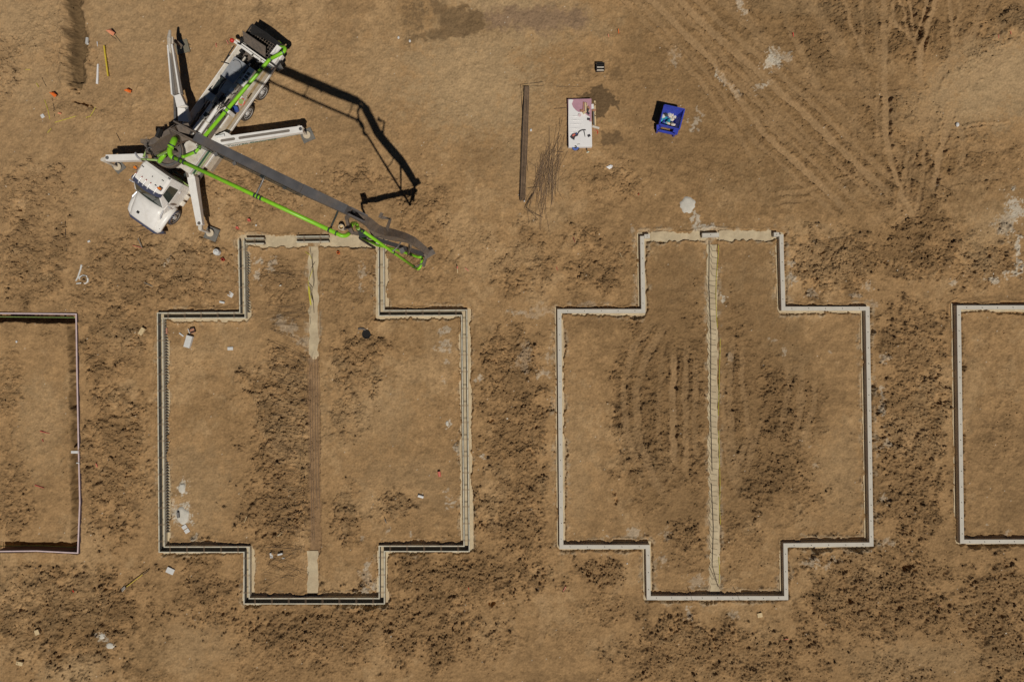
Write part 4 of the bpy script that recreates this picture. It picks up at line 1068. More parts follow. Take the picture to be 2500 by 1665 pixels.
# deck
m = MB(); tb(m, 8.5, .92, 1.20, 7.3, .64, .10); m.build('right_deck', MT['deck'], tr)
m = MB(); tb(m, 8.5, -1.06, 1.20, 7.3, .36, .10); m.build('left_deck', MT['whited'], tr)
MB().bar(T(4.9, 1.25, 1.19), T(12.1, 1.25, 1.19), .05, .14).build('deck_rail', MT['white'], tr)
MB().bar(T(4.9, -1.25, 1.15), T(12.1, -1.25, 1.15), .05, .22).build('deck_rail', MT['white'], tr)
m = MB(); tb(m, 8.5, -.15, 1.05, 7.2, 1.4, .06); m.build('centre_pan', MT['boomd'], tr)
# platform behind the turret (pale box with striped flank)
bxo = tb(MB(), 4.95, .55, 1.55, 1.75, 1.2, .9).build('side_locker', MT['whited'], tr)
m = MB(); tb(m, 4.95, 1.165, 1.70, 1.7, .03, .16); m.build('green_stripe', MT['sgreen'], bxo)
m = MB(); tb(m, 4.95, 1.165, 1.45, 1.7, .03, .05); m.build('green_stripe', MT['dgreen'], bxo)
MB().tube([T(4.1, 1.17, 2.06), T(5.8, 1.17, 2.06)], .02, 6).build('locker_rail', MT['chrome'], bxo)
bxo = tb(MB(), 4.95, -.75, 1.5, 1.6, .75, .8).build('side_locker', MT['whited'], tr)
m = MB(); tb(m, 5.35, 1.28, .72, 1.0, .35, .35); m.build('battery_box', MT['deck'], tr)
m = MB(); tb(m, 6.2, 1.22, .55, .35, .25, .4); m.build('step_block', MT['clamp'], tr)
# pump cylinders
for ly in (-.34, .02):
    c_ = MB().cyl(T(6.0, ly, 1.52), T(8.2, ly, 1.52), .11, 14).build('pump_cylinder', MT['white'], tr)
    for lx in (6.1, 7.0, 8.05): MB().cyl(T(lx, ly, 1.52), T(lx + .08, ly, 1.52), .145, 12).build('cylinder_flange', MT['whited'], c_)
    MB().cyl(T(8.2, ly, 1.46), T(11.0, ly, 1.42), .13, 14).build('material_cylinder', MT['whited'], tr)
tb(MB(), 8.35, -.55, 1.62, .42, .62, .5).build('valve_box', MT['whited'], tr)
tb(MB(), 8.6, .12, 1.62, .36, .3, .36).build('black_valve', MT['black'], tr)
tb(MB(), 7.4, .42, 1.45, .95, .26, .4).build('grey_tray', MT['steel'], tr)
tb(MB(), 9.4, -.02, 1.55, .9, .62, .4).build('water_box', MT['whited'], tr)
tb(MB(), 9.05, -.62, 1.35, 1.2, .5, .3).build('oil_cooler', MT['clamp'], tr)
tb(MB(), 10.45, .55, 1.62, 1.15, .36, .5).build('control_cabinet', MT['white'], tr)
m = MB()
for k_ in range(3): tb(m, 10.2 + .22 * k_, .55, 1.875, .15, .2, .02)
m.build('cabinet_vent', MT['boomd'], tr)
tk = tb(MB(), 10.35, -.22, 1.62, 1.3, .86, .6).build('oil_tank', MT['bluegrey'], tr)
MB().cyl(T(10.55, -.22, 1.9), T(10.55, -.22, 2.06), .33, 24).build('tank_lid', MT['bluegrey'], tk)
MB().sphere(T(10.75, -.45, 2.08), .03, 8, 5).build('lid_knob', MT['clamp'], tk)
# scattered fittings and hoses on the deck
rr = random.Random(5)
for k_ in range(20):
    lx, ly = rr.uniform(5.9, 10.0), rr.uniform(-.8, .55)
    c_ = T(lx, ly, rr.uniform(1.42, 1.75)); L = rr.uniform(.12, .45)
    (MB().box(c_, (L, rr.uniform(.08, .2), rr.uniform(.08, .2)), M=RM) if k_ % 2 else MB().cyl(c_, c_ + RV * L + SV * rr.uniform(-.1, .1), rr.uniform(.03, .07), 8)).build('fitting', MT[rr.choice(['whited', 'whited', 'white', 'clamp', 'boomd', 'steel'])], tr)
for k_ in range(14):
    a = (rr.uniform(5.6, 9.5), rr.uniform(-.8, .5)); b_ = (a[0] + rr.uniform(.5, 1.4), a[1] + rr.uniform(-.35, .35))
    MB().tube(arc(T(*a, 1.5), T((a[0] + b_[0]) / 2, (a[1] + b_[1]) / 2 + rr.uniform(-.3, .3), 2.0), T(*b_, 1.5), 7), .022, 5).build('hydraulic_hose', MT['black'] if k_ % 3 else MT['whited'], tr)
# green and red float discs, blue canister hooked on the deck
rl = MB().cyl(T(9.15, .83, 1.26), T(9.15, .83, 1.32), .21, 24).build('round_float', MT['pinkred'], tr)
MB().cyl(T(9.15, .83, 1.325), T(9.15, .83, 1.36), .15, 24).build('disc_face', MT['dgreen'], rl)
MB().tube([T(9.6, .9, 1.3), T(9.3, .95, 1.36), T(9.0, 1.02, 1.36)], .02, 5).build('float_handle', MT['whited'], rl)
bk = thing('bucket', 'blue round bucket standing on the truck deck under the green pipe', 'bucket', T(8.62, .86, 1.25), 0)
MB().ring(T(8.62, .86, 1.255), T(8.62, .86, 1.5), .16, .145, 18).build('bucket_wall', MT['bluep'], bk)
MB().cyl(T(8.62, .86, 1.26), T(8.62, .86, 1.40), .14, 18).build('bucket_contents', MT['bluep'], bk)
dk = MB(); tb(dk, 7.6, 1.02, 1.256, 4.6, .10, .008); tb(dk, 10.6, .95, 1.256, 2.2, .16, .008); dk.build('dirt_streak', mat('brown_deck_mud', (0.33, 0.23, 0.12), 0.9, var=0.3, scale=5), tr)
for k_ in range(4): tb(MB(), 6.3 + 1.35 * k_, .70, 1.30, .9, .05, .10).build('deck_kerb', MT['white'], tr)
for k_ in range(5): tb(MB(), 9.0 + .34 * k_, .24, 1.72, .28, .24, .12).build('manifold', MT['white' if k_ % 2 else 'whited'], tr)
# rear cross beam and hopper
m = MB(); m.bar(T(11.7, -1.35, 1.6), T(11.7, 1.32, 1.6), .12, .12); m.bar(T(11.85, -1.35, 1.5), T(11.85, 1.32, 1.5), .08, .1); m.build('rear_cross_beam', MT['white'], tr)
for ly in (-1.1, -.4, .4, 1.1): MB().bar(T(11.75, ly, .9), T(11.75, ly, 1.6), .1, .1).build('beam_post', MT['white'], tr)
MB().sphere(T(11.68, -1.42, 1.68), .13, 14, 8).build('red_ball_valve', MT['red'], tr)
hp_ = MB()
top = [(11.95, -1.02), (11.95, 1.05), (13.05, 1.05), (13.05, -1.02)]
bot = [(12.15, -.6), (12.15, .6), (12.85, .6), (12.85, -.6)]
vs = [T(*a, 1.75) for a in top] + [T(*a, .85) for a in bot]
inn = [T(a[0] + (.04 if a[0] < 12.5 else -.04), a[1] * .96, 1.75) for a in top] + [T(a[0] + (.03 if a[0] < 12.5 else -.03), a[1] * .95, .92) for a in bot]
hp_.add(vs + inn, [(0, 1, 5, 4), (1, 2, 6, 5), (2, 3, 7, 6), (3, 0, 4, 7), (4, 5, 6, 7), (8, 12, 13, 9), (9, 13, 14, 10), (10, 14, 15, 11), (11, 15, 12, 8), (12, 15, 14, 13), (0, 8, 9, 1), (1, 9, 10, 2), (2, 10, 11, 3), (3, 11, 8, 0)])
hpo = hp_.build('hopper', MT['black'], tr)
gq = MB()
for k_ in range(13): gq.bar(T(12.0, -.95 + .16 * k_, 1.70), T(13.0, -.95 + .16 * k_, 1.70), .018, .03)
for k_ in range(7): gq.bar(T(12.05 + .16 * k_, -1.0, 1.66), T(12.05 + .16 * k_, 1.0, 1.66), .018, .03)
gq.build('hopper_grate', MT['boomd'], hpo)
MB().plate([P(592.5, 75.5, 2.35), P(649, 114, 2.35), P(648.5, 140, 1.85), P(597, 103, 1.85)], .03).build('splash_flap', MT['boomd'], hpo)
MB().plate([P(616, 58, 2.5), P(653, 82, 2.5), P(700, 118, 2.3), P(702, 124, 1.8), P(640, 92, 1.75), P(612, 83, 1.75)], .03).build('splash_flap', MT['black'], hpo)
MB().plate([P(677, 110, 2.1), P(688, 118, 2.1), P(672, 136, 2.0), P(660, 133, 1.8)], .04).build('hopper_end_plate', MT['white'], hpo)
m = MB(); m.box(P(672, 146, 1.5), (.45, .35, .3), M=RM); m.box(P(684, 140, 1.4), (.3, .3, .3), M=RM); m.build('rear_light_housing', MT['white'], tr)
MB().box(P(680, 162, 1.3), (.35, .55, .05), rot=.5).build('license_bracket', MT['steel'], tr)
MB().box(P(676, 153, 1.2), (.5, .5, .4), M=RM).build('agitator_motor', MT['black'], tr)
m = MB()
for k_ in range(10):
    c_ = T(11.25 + rr.uniform(-.3, .3), rr.uniform(-.7, .7), 1.5)
    m.box(c_, (rr.uniform(.1, .4), rr.uniform(.08, .25), rr.uniform(.1, .4)), M=RM)
m.build('pump_valve_block', MT['black'], tr)
m = MB()
for k_ in range(6):
    c_ = T(11.35 + rr.uniform(-.3, .3), rr.uniform(-.6, .7), 1.72); m.box(c_, (rr.uniform(.05, .3), rr.uniform(.05, .12), .08), M=RM)
m.build('valve_lever', MT['whited'], tr)
for pts in ([(572, 112, 1.8), (560, 130, 1.7), (553, 142, 1.5), (547, 152, 1.3)], [(588, 104, 1.7), (594, 96, 2), (588, 94, 1.9), (586, 108, 1.6)], [(579, 106, 1.8), (586, 110, 1.7), (592, 102, 1.6)], [(540, 151, 1.3), (560, 157, 1.3)], [(553, 143, 1.4), (561, 135, 1.4)]):
    MB().tube([P(*p) for p in pts], .03, 6).build('control_hose', MT['black'], tr)
# delivery pipe on the truck
def gpipe(pts, r, parent, name='delivery_pipe', mm='green', clamps=(), cr=1.35):
    o = MB().tube(pts, r, 14).build(name, MT[mm], parent, smooth=True)
    for p, q in clamps:
        p = Vector(p); q = Vector(q)
        MB().cyl(p, q, r * cr, 12).build('pipe_clamp', MT['clamp'], o)
    return o
A1, A2, A3, A4 = P(686, 112, 2.05), P(697, 122, 2.3), P(692, 128, 2.35), P(660, 145, 2.35)
gpipe([P(680, 104, 1.7), A1] + arc(A1, P(702, 118, 2.4), A3, 6) + [A4], .10, tr, clamps=[(A3, A3 + (A4 - A3) * .08), (A4, A4 + (A3 - A4) * .06)])
B1, B2 = P(656, 148, 2.4), P(497, 336, 2.25)
gpipe([A4, P(656, 148, 2.4), B1 + (B2 - B1) * .05, B2], .098, tr, clamps=[(B1 + (B2 - B1) * .62, B1 + (B2 - B1) * .63), (B1 + (B2 - B1) * .66, B1 + (B2 - B1) * .67), (B1 + (B2 - B1) * .10, B1 + (B2 - B1) * .112)])
m = MB(); m.box(B1 + (B2 - B1) * .645 - Vector((0, 0, .35)), (.2, .35, .7), M=RM); m.build('pipe_bracket', MT['white'], tr)
gpipe([B2, P(489, 352, 2.1), P(486, 362, 2.1), P(478, 371, 2.1), P(452, 382, 2.2), P(446, 383, 2.4)], .085, tr, mm='green', clamps=[(P(478, 371, 2.1), P(475, 372.3, 2.1)), (P(486, 362, 2.1), P(485, 364, 2.1))])
# turret
tc_ = P(409, 371, 2.4)
MB().cyl(Vector((tc_.x, tc_.y, 1.2)), Vector((tc_.x, tc_.y, 2.1)), .62, 24).build('turret_pedestal', MT['whited'], tr)
trt = MB().cyl(Vector((tc_.x, tc_.y, 2.1)), Vector((tc_.x, tc_.y, 2.35)), .86, 36).build('slewing_ring', MT['boomd'], tr)
MB().ring(Vector((tc_.x, tc_.y, 2.35)), Vector((tc_.x, tc_.y, 2.45)), .80, .70, 36).build('ring_gear', MT['steel'], trt)
m = MB()
for s_ in (-.24, .24):
    a = Vector((tc_.x, tc_.y, 0)); dr = Vector((.93, .37, 0)); sdv = Vector((-.37, .93, 0)) * s_
    m.plate([a + sdv - dr * .5 + Vector((0, 0, 2.4)), a + sdv + dr * .55 + Vector((0, 0, 2.4)), a + sdv + dr * .3 + Vector((0, 0, 3.9)), a + sdv - dr * .25 + Vector((0, 0, 3.9))], .06)
m.build('turret_cheek', MT['boomd'], tr)
for k_ in range(9):
    a = P(358 + rr.uniform(0, 45), 345 + rr.uniform(0, 18), 3.6); b_ = P(360 + rr.uniform(-5, 35), 376 + rr.uniform(0, 10), 2.6)
    MB().tube(arc(a, (a + b_) / 2 + Vector((rr.uniform(-.2, .2), rr.uniform(-.1, .3), .7)), b_, 7), .026, 6).build('turret_hose', MT['steel'] if k_ % 2 else MT['black'], tr)
m = MB()
for k_ in range(26):
    c_ = P(rr.uniform(355, 405), rr.uniform(340, 372) , rr.uniform(2.5, 3.4))
    m.box(c_, (rr.uniform(.1, .5), rr.uniform(.1, .35), rr.uniform(.1, .4)), rot=rr.uniform(0, 3))
m.build('turret_drive', MT['boomd'], tr)
gpipe([P(345, 389, 3.0), P(360, 389.5, 3.0), P(390, 392, 3.1)], .06, tr, 'riser_pipe', 'dgreen', clamps=[(P(357, 389.3, 3), P(359, 389.4, 3)), (P(374, 390.5, 3), P(376, 390.6, 3))], cr=1.15)
gpipe(arc(P(389, 395, 3.4), P(392, 390, 3.7), P(402, 377, 3.9), 6), .115, tr, 'riser_elbow')
gpipe([P(350, 384, 2.8), P(358, 367, 3.0)], .05, tr, 'riser_pipe', 'dgreen')
MB().tube(arc(P(331, 374, 2.6), P(333, 384, 2.7), P(345, 390, 2.8), 6), .06, 8).build('exhaust_pipe', MT['chrome'], tr)
# --- boom
T0 = Vector((tc_.x, tc_.y, 3.6)); BA = P(452, 323, 16.0); BB = P(872, 524, 16.8)
bm1 = MB().bar(T0, BA, .52, .72, .40, .55, up=(-.37, .93, 0)).build('boom_section', MT['boomd'], tr, 'dusty brown lowest boom section rising from the turret')
MB().tube([T0 + Vector((.1, -.55, 0)), T0.lerp(BA, .5) + Vector((.0, -.5, 0)), P(419, 362, 15.2)], .07, 10).build('riser_pipe', MT['green'], bm1)
# ram along the first section
MB().cyl(T0 + Vector((.6, .25, -.9)), T0.lerp(BA, .35) + Vector((.4, -.15, 0)), .13, 12).build('lift_ram', MT['steel'], tr)
# knuckle plates
kn = MB().pslab([(362, 355), (368, 341), (396, 324), (428, 303), (432, 308), (426, 322), (408, 330), (392, 338), (376, 352)], 13.6, 13.45).build('knuckle_cover', MT['boomd'], tr)
MB().bar(P(392, 316, 13.9), P(384, 336, 13.9), .10, .2).build('knuckle_link', MT['black'], kn)
dirB = (BB - BA).normalized(); sB = Vector((-dirB.y, dirB.x, 0)).normalized()
BA0 = P(427, 310, 15.9); BA1 = P(487, 340.5, 16.0)
m = MB()
for s_ in (-.145, .145):
    m.bar(BA0 + sB * s_, BA1 + sB * s_, .05, .42)
    m.bar(BA0 + sB * (s_ * 1.35) + Vector((0, 0, .1)), BA1 + sB * s_ * 1.35 + Vector((0, 0, .1)), .03, .05)
m.build('boom_fork', MT['boomd'], tr)
for f_ in (.2, .55, .85): MB().cyl(BA0.lerp(BA1, f_) - sB * .14 - Vector((0, 0, .1)), BA0.lerp(BA1, f_) + sB * .14 - Vector((0, 0, .1)), .07, 10).build('fork_roller', MT['black'], tr)
b2 = MB().bar(BA1, P(745, 466, 16.6), .315, .62, .325, .56).build('boom_section', MT['boom'], tr, 'long dark grey upper boom section')
MB().bar(P(745, 466, 16.62), P(850, 514.5, 16.8), .34, .54, .30, .46).build('boom_end_sleeve', MT['boom'], b2)
MB().bar(P(782, 482, 16.82), P(790, 486, 16.82), .05, .04).build('sleeve_rib', MT['steel'], b2)
m = MB()
for off in (-.19, -.22, -.25): m.tube([BA1 + sB * off, P(616, 403, 16.3) + sB * off, P(745, 466, 16.6) + sB * off], .012, 5)
m.build('hydraulic_line', MT['clamp'], b2)
for uu, vv2 in ((533, 366), (578, 388), (645, 420), (700, 447)):
    c_ = P(uu, vv2, 16.3) + sB * -.18; MB().box(c_, (.12, .12, .06), rot=.5).build('line_clip', MT['steel'], b2)
# section 2 end fork with opening
m = MB()
C1, C2 = P(848, 513.5, 16.8), P(888, 533, 16.2)
sC = sB
for s_ in (-.12, .12): m.bar(C1 + sC * s_, C2 + sC * s_, .06, .3)
m.build('boom_fork', MT['boom'], tr)
m = MB(); m.cyl(P(862, 521, 16.4) - sC * .16, P(862, 521, 16.4) + sC * .16, .07, 10); m.build('hinge_pin', MT['black'], tr)
# section 3, bowed path, descending
S3 = [(880, 530, 16.2), (897, 541, 15.6), (912, 553, 14.9), (929, 565.5, 14.2), (958, 572, 13.0), (985, 579, 11.9), (1003, 585.5, 11.2), (1020, 597, 10.5), (1034, 608, 9.8), (1045, 618, 9.2)]
P3 = [P(*p) for p in S3]; wd = [.30, .32, .33, .33, .33, .32, .31, .30, .28, .26]
secs = []
for i, p in enumerate(P3):
    a = P3[max(0, i - 1)]; b_ = P3[min(len(P3) - 1, i + 1)]; t_ = (b_ - a).normalized(); sd_ = t_.cross(Vector((0, 0, 1))).normalized(); u_ = sd_.cross(t_)
    h_ = wd[i] / 2
    secs.append([p - sd_ * h_ - u_ * .26, p + sd_ * h_ - u_ * .26, p + sd_ * h_ + u_ * .14, p - sd_ * h_ + u_ * .14])
b3 = MB().loft(secs).build('boom_section', MT['boomd'], tr, 'bowed dark boom section sloping down to the outer joint')
MB().bar(P(934.5, 556, 14.15), P(928, 571, 14.15), .05, .05).build('white_band', MT['white'], b3)
MB().bar(P(1036.5, 601, 10.0), P(1031, 613, 10.0), .05, .05).build('white_band', MT['rim'], b3)
MB().bar(P(1043, 611, 9.4), P(1050, 622, 9.2), .5, .3).build('end_joint', MT['boomd'], b3)
# linkages
lk = MB(); lk.bar(P(858, 518, 16.4), P(846, 533, 16.0), .12, .12); lk.bar(P(846, 533, 16.0), P(851, 552, 15.6), .1, .1); lk.bar(P(851, 552, 15.6), P(860, 568, 15.2), .14, .12); lk.bar(P(860, 568, 15.2), P(872, 571, 15), .12, .12); lk.bar(P(851, 552, 15.6), P(842, 560, 15.4), .08, .08)
lk.build('elbow_link', MT['boomd'], tr)
pa = MB().tube([P(829, 506, 16.7), P(819, 530, 16.4), P(812, 545, 16.2), P(805, 564, 16.2)], .035, 8).build('pipe_arm', MT['clamp'], tr)
pa = MB().tube([P(650, 420, 16.3), P(640, 445, 16.25), P(624, 478, 16.25)], .035, 8).build('pipe_arm', MT['steel'], tr)
pa = MB().tube(arc(P(982, 580, 11.9), P(978, 600, 11.2), P(958, 614, 11.3), 6), .03, 8).build('pipe_arm', MT['steel'], tr)
pa = MB().tube([P(1042, 618, 9.2), P(1034, 642, 8.9), P(1014, 652, 8.8)], .03, 8).build('pipe_arm', MT['steel'], tr)
pa = MB().bar(P(1002, 596, 10.9), P(996, 622, 8.2), .26, .08, .08, .06).build('tension_plate', MT['boomd'], tr)
MB().bar(P(1042, 623, 9.2), P(1034, 650, 8.4), .12, .08).build('tension_plate', MT['boomd'], tr)
m = MB(); m.bar(P(931, 533, 14.6), P(953, 534.5, 14.6), .05, .05); m.bar(P(953, 534.5, 14.6), P(943, 566, 13.7), .08, .06, .14, .06); m.bar(P(933, 520, 14.6), P(927, 532, 14.6), .10, .1); m.bar(P(930, 526, 14.6), P(934, 529, 14.6), .06, .06); m.bar(P(934, 529, 14.6), P(954, 535, 14.6), .045, .05)
m.build('folding_rest', MT['boomd'], tr)
# boom pipe on section 2
E = [P(425, 343, 16.1), P(421, 352, 16.1), P(415, 360, 16.1)]
gpipe([P(428, 338, 15.6)] + E, .105, tr, 'boom_elbow', clamps=[(P(420, 354, 16.1), P(418.5, 357, 16.1))], cr=1.15)
gpipe(arc(P(415, 361, 16.1), P(412, 381, 16.1), P(424, 385, 16.1), 8), .088, tr, 'boom_elbow')
Q0, Q1 = P(424, 385, 16.1), P(820, 569, 16.4)
dq = (Q1 - Q0)
gpipe([Q0, Q0 + dq * .5, Q1], .074, tr, 'boom_pipe', clamps=[(Q0 + dq * f_, Q0 + dq * (f_ + .009)) for f_ in (0.0, .035, .06, .500, .518, .538, .955)], cr=1.28)
gpipe([Q1] + arc(P(826, 572, 16.4), P(842, 581, 16.4), P(852, 570, 16.2), 8), .074, tr, 'boom_elbow', clamps=[(P(820, 569, 16.4), P(822, 570, 16.4))])
gpipe(arc(P(857, 554, 15.2), P(858, 543, 15.0), P(868, 546, 14.6), 5) + arc(P(868, 546, 14.6), P(874, 550, 14.4), P(872, 556, 14.2), 4), .074, tr, 'boom_elbow')
gpipe([P(873, 556, 14), P(877, 561, 13.8), P(883, 562, 13.6)], .07, tr, 'boom_elbow', 'dgreen', clamps=[(P(875, 559, 13.9), P(877, 561, 13.8))])
R0, R1 = P(884, 563, 13.8), P(1017, 656, 8.6)
dq = R1 - R0
gpipe([R0, R0 + dq * .5, R1], .064, tr, 'boom_pipe', clamps=[(R0, R0 + dq * .012), (R0 + dq * .52, R0 + dq * .535), (R0 + dq * .93, R0 + dq * .94)], cr=1.25)
gpipe([R1, P(1021, 657, 8.4), P(1024, 655, 8.4), P(1027, 650, 8.4), P(1028, 643, 8.4), P(1031, 634, 8.4), P(1030, 628, 8.4)], .062, tr, 'boom_elbow', clamps=[(P(1022, 656.5, 8.3), P(1023.5, 655.5, 8.2))])
U0, U1 = P(1022, 628, 8.3), P(882, 580, 5.0)
gpipe([P(1030, 628, 8.4), U0, U0.lerp(U1, .35), U0.lerp(U1, .7) + Vector((0, -.12, 0)), U1], .066, tr, 'boom_pipe', clamps=[(U0.lerp(U1, .12), U0.lerp(U1, .13)), (P(886, 582, 4.9), P(883, 581, 4.9))], cr=1.25)
b4 = MB().bar(P(1042, 624, 8.6), P(888, 574, 4.8), .21, .26, .17, .2).build('boom_section', MT['boom'], tr, 'slim outermost boom section folded back beneath')
MB().box(P(982, 612, 7.6), (.22, .25, .1), rot=.4).build('section_bracket', MT['steel'], b4)
m = MB(); m.box(P(884, 570, 5.2), (.35, .3, .3), rot=.3); m.box(P(888, 577, 5.0), (.3, .25, .3), rot=-.2); m.build('end_bracket', MT['clamp'], tr)
hz = P(882, 580, 4.9)
MB().tube([hz, hz + Vector((-.10, 0, -.1)), hz + Vector((-.14, 0, -.5)), hz + Vector((-.13, 0, -2.5)), hz + Vector((-.12, .02, -4.0))], .07, 12).build('end_hose', MT['black'], tr)

# --- outriggers (each a swing arm with jack and foot)
def outrigger(p, q, w0, d0, w1, d1, foot, lab_, panels=()):
    a = MB().bar(p, q, w0, d0, w1, d1, top=True).build('outrigger_arm', MT['white'], tr, lab_)
    dr = (q - p).normalized(); sd_ = dr.cross(Vector((0, 0, 1))).normalized()
    f_ = Vector(foot); zf = gzmax(f_.x, f_.y, .4) + .075
    j = MB().cyl(Vector((f_.x, f_.y, q.z - .05)), Vector((f_.x, f_.y, .45)), .075, 12)
    j.cyl(Vector((f_.x, f_.y, .5)), Vector((f_.x, f_.y, .12)), .05, 12)
    j.bar(q - Vector((0, 0, .14)), Vector((f_.x, f_.y, q.z - .14)), .2, .2)
    jo = j.build('jack_leg', MT['whited'], tr)
    MB().cyl(Vector((f_.x, f_.y, zf + .06)), Vector((f_.x, f_.y, zf)), .22, 20).build('jack_foot', MT['pvc'], jo)
    MB().cyl(q + Vector((0, 0, -.02)) - dr * .1, q + Vector((0, 0, .05)) - dr * .1, w1 * .25, 14).build('pivot_cap', MT['steel'], a)
    for t0, t1_, ww in panels:
        c0 = p.lerp(q, t0) + Vector((0, 0, .004)); c1 = p.lerp(q, t1_) + Vector((0, 0, .004))
        r_ = ww / 2; pts = []
        for k in range(7):
            an = math.pi * (k / 6) + math.pi / 2; pts.append(c0 + dr * (math.cos(an) * r_) + sd_ * (math.sin(an) * r_))
        for k in range(7):
            an = math.pi * (k / 6) - math.pi / 2; pts.append(c1 + dr * (math.cos(an) * r_) + sd_ * (math.sin(an) * r_))
        MB().plate([x_ + Vector((0, 0, .004)) for x_ in pts], -.006 if False else .006).build('inset_panel', MT['greypanel'], a)
    return a
pads = []
e_p, e_q = P(529, 346, 1.85), P(738, 315, 1.75)
armE = outrigger(e_p, e_q, .46, .62, .36, .30, Vector((*P(751, 332)[:2], 0)), 'long white outrigger with two grey inset panels and green lettering', [(.06, .20, .15), (.27, .84, .15)])
MB().pslab([(520, 352), (516, 342), (522, 334), (548, 322), (556, 325), (568, 333), (560, 340), (530, 352)], 1.83, 1.2).build('outrigger_knee', MT['white'], armE)
MB().bar(P(527, 335, 1.98), P(548, 331, 1.95), .1, .1).build('swing_ram', MT['rim'], armE)
# lettering along the flank of the long arm
sideN = (e_q - e_p).normalized().cross(Vector((0, 0, 1))).normalized()
dE = (e_q - e_p).normalized()
def flank(t_, dz): # point on the camera-side flank
    hw = .23 + (.18 - .23) * t_; z0 = e_p.lerp(e_q, t_).z
    d_ = .62 + (.30 - .62) * t_
    return e_p.lerp(e_q, t_) + sideN * (hw + .006) + Vector((0, 0, -d_ * dz))
for dz0, dz1, ta, tb_ in ((.06, .10, -.02, .45), (.80, .90, .25, .95)):
    MB().plate([flank(ta, dz0), flank(tb_, dz0), flank(tb_, dz1), flank(ta, dz1)], -.004).build('green_stripe', MT['sgreen'], armE)
def text_part(txt, size, origin_, xdir, updir, parent, m_, shear=0.35, name='lettering', ext=0.002):
    cu = bpy.data.curves.new('txt', 'FONT'); cu.body = txt; cu.size = size; cu.shear = shear; cu.extrude = ext; cu.space_character = 1.0
    to = bpy.data.objects.new('txt', cu); C.objects.link(to)
    dg = bpy.context.evaluated_depsgraph_get()
    me_ = bpy.data.meshes.new_from_object(to.evaluated_get(dg))
    bpy.data.objects.remove(to)
    nn = xdir.cross(updir).normalized()
    M_ = Matrix((xdir.normalized(), updir.normalized(), nn)).transposed().to_4x4(); M_.translation = origin_
    me_.transform(ROOTM[parent.name].inverted() @ M_)
    me_.materials.clear(); me_.materials.append(m_); me_.name = name
    ob = bpy.data.objects.new(name, me_); C.objects.link(ob); ob.parent = parent
    return ob
ud = Vector((0, 0, 1)); 
text_part('Tonyan Concrete', .40, flank(.07, .80), dE, ud, armE, MT['sgreen'], .4)
text_part('TOLL FREE PHONE', .13, flank(.42, .78), dE, ud, armE, MT['sgreen'], .1) if False else None
s_p, s_q = P(466, 432, 1.75), P(487, 550, 1.6)
armS = outrigger(s_p, s_q, .44, .5, .34, .3, Vector((*P(518, 571)[:2], 0)), 'white front outrigger crossing beside the cab')
MB().pslab([(448, 395), (459, 392), (474, 432), (462, 436)], 1.77, 1.2).build('outrigger_knee', MT['white'], armS)
MB().pslab([(451, 413), (456, 411), (461, 432), (456, 434)], 1.81, 1.775).build('inset_panel', MT['greypanel'], armS)
w_p, w_q = P(352, 383, 1.9), P(258, 386, 1.8)
outrigger(w_p, w_q, .36, .4, .36, .3, Vector((*P(292, 410)[:2], 0)), 'white front outrigger reaching left of the cab')
n_p, n_q = P(448, 300, 1.8), P(418, 110, 1.7)
armN = MB()
dr = (n_q - n_p).normalized(); sd_ = dr.cross(Vector((0, 0, 1))).normalized()
K0 = P(446, 262, 1.85); K1 = P(437, 235, 1.85)
for off, wa in ((-.34, .09), (.10, .09)):
    armN.bar(P(434, 232, 1.9) + sd_ * (off + .08), P(416, 112, 1.8) + sd_ * (off * .55 + .08), wa, .34, .08, .22)
armN.bar(K0, K1, .5, .4, .36, .4)
armN.bar(P(452, 295, 1.45), K0, .62, .4, .42, .4)
ao = armN.build('outrigger_arm', MT['white'], tr, 'twin railed rear outrigger pointing up past the truck side')
MB().bar(P(436, 232, 1.62), P(424, 130, 1.6), .55, .12, .22, .1).build('outrigger_inner_beam', MT['greypanel'], ao)
MB().bar(P(429, 300, 1.3), P(428, 235, 1.3), .13, .2).build('outrigger_inner_beam', MT['steel'], ao)
MB().tube([P(415, 130, 1.75), P(413, 95, 1.75), P(415, 76, 1.6)], [.10, .12, .07], 8).build('jack_leg', MT['whited'], tr)
MB().bar(P(424, 125, 1.65), P(421, 92, 1.6), .09, .12).build('outrigger_inner_beam', MT['whited'], ao)
MB().bar(P(427, 100, 1.0), P(443, 114, .5), .2, .1).build('jack_brace', MT['boomd'], ao)
MB().cyl(Vector((*P(445, 117)[:2], 1.1)), Vector((*P(445, 117)[:2], .1)), .06, 10).build('jack_leg', MT['whited'], tr)
# shadow-side walkway of the truck is plain geometry; pads under the feet
for (u, v, a, lb, mm_, sz_) in [(751, 332, .42, 'square weathered pad under the foot of the long lettered outrigger', 'boardg', .74), (519, 572, -.38, 'square weathered pad under the front outrigger foot beside the red caps', 'boardg', .76),
                              (293, 409, .7, 'square grey pad under the outrigger foot left of the cab', 'boardg', .62), (446, 116, .25, 'square mesh pad under the rear outrigger foot, half in shade', 'mesh', .78)]:
    p = P(u, v); z = gzmax(p.x, p.y, .4)
    o = thing('outrigger_pad', lb, 'pad', (p.x, p.y, z), a, 'pads under the outrigger feet')
    MB().box((p.x, p.y, .035 + z * .5), (sz_, sz_, .07), rot=a).build('pad_board', MT[mm_], o)
    MB().tube([(p.x + math.cos(a) * sz_ * .5, p.y + math.sin(a) * sz_ * .5, .03), (p.x + math.cos(a) * (sz_ * .5 + .1), p.y + math.sin(a) * (sz_ * .5 + .1), .04), (p.x + math.cos(a + .25) * (sz_ * .5 + .02), p.y + math.sin(a + .25) * (sz_ * .5 + .02), .03)], .012, 5).build('pad_handle', MT['clamp'], o)
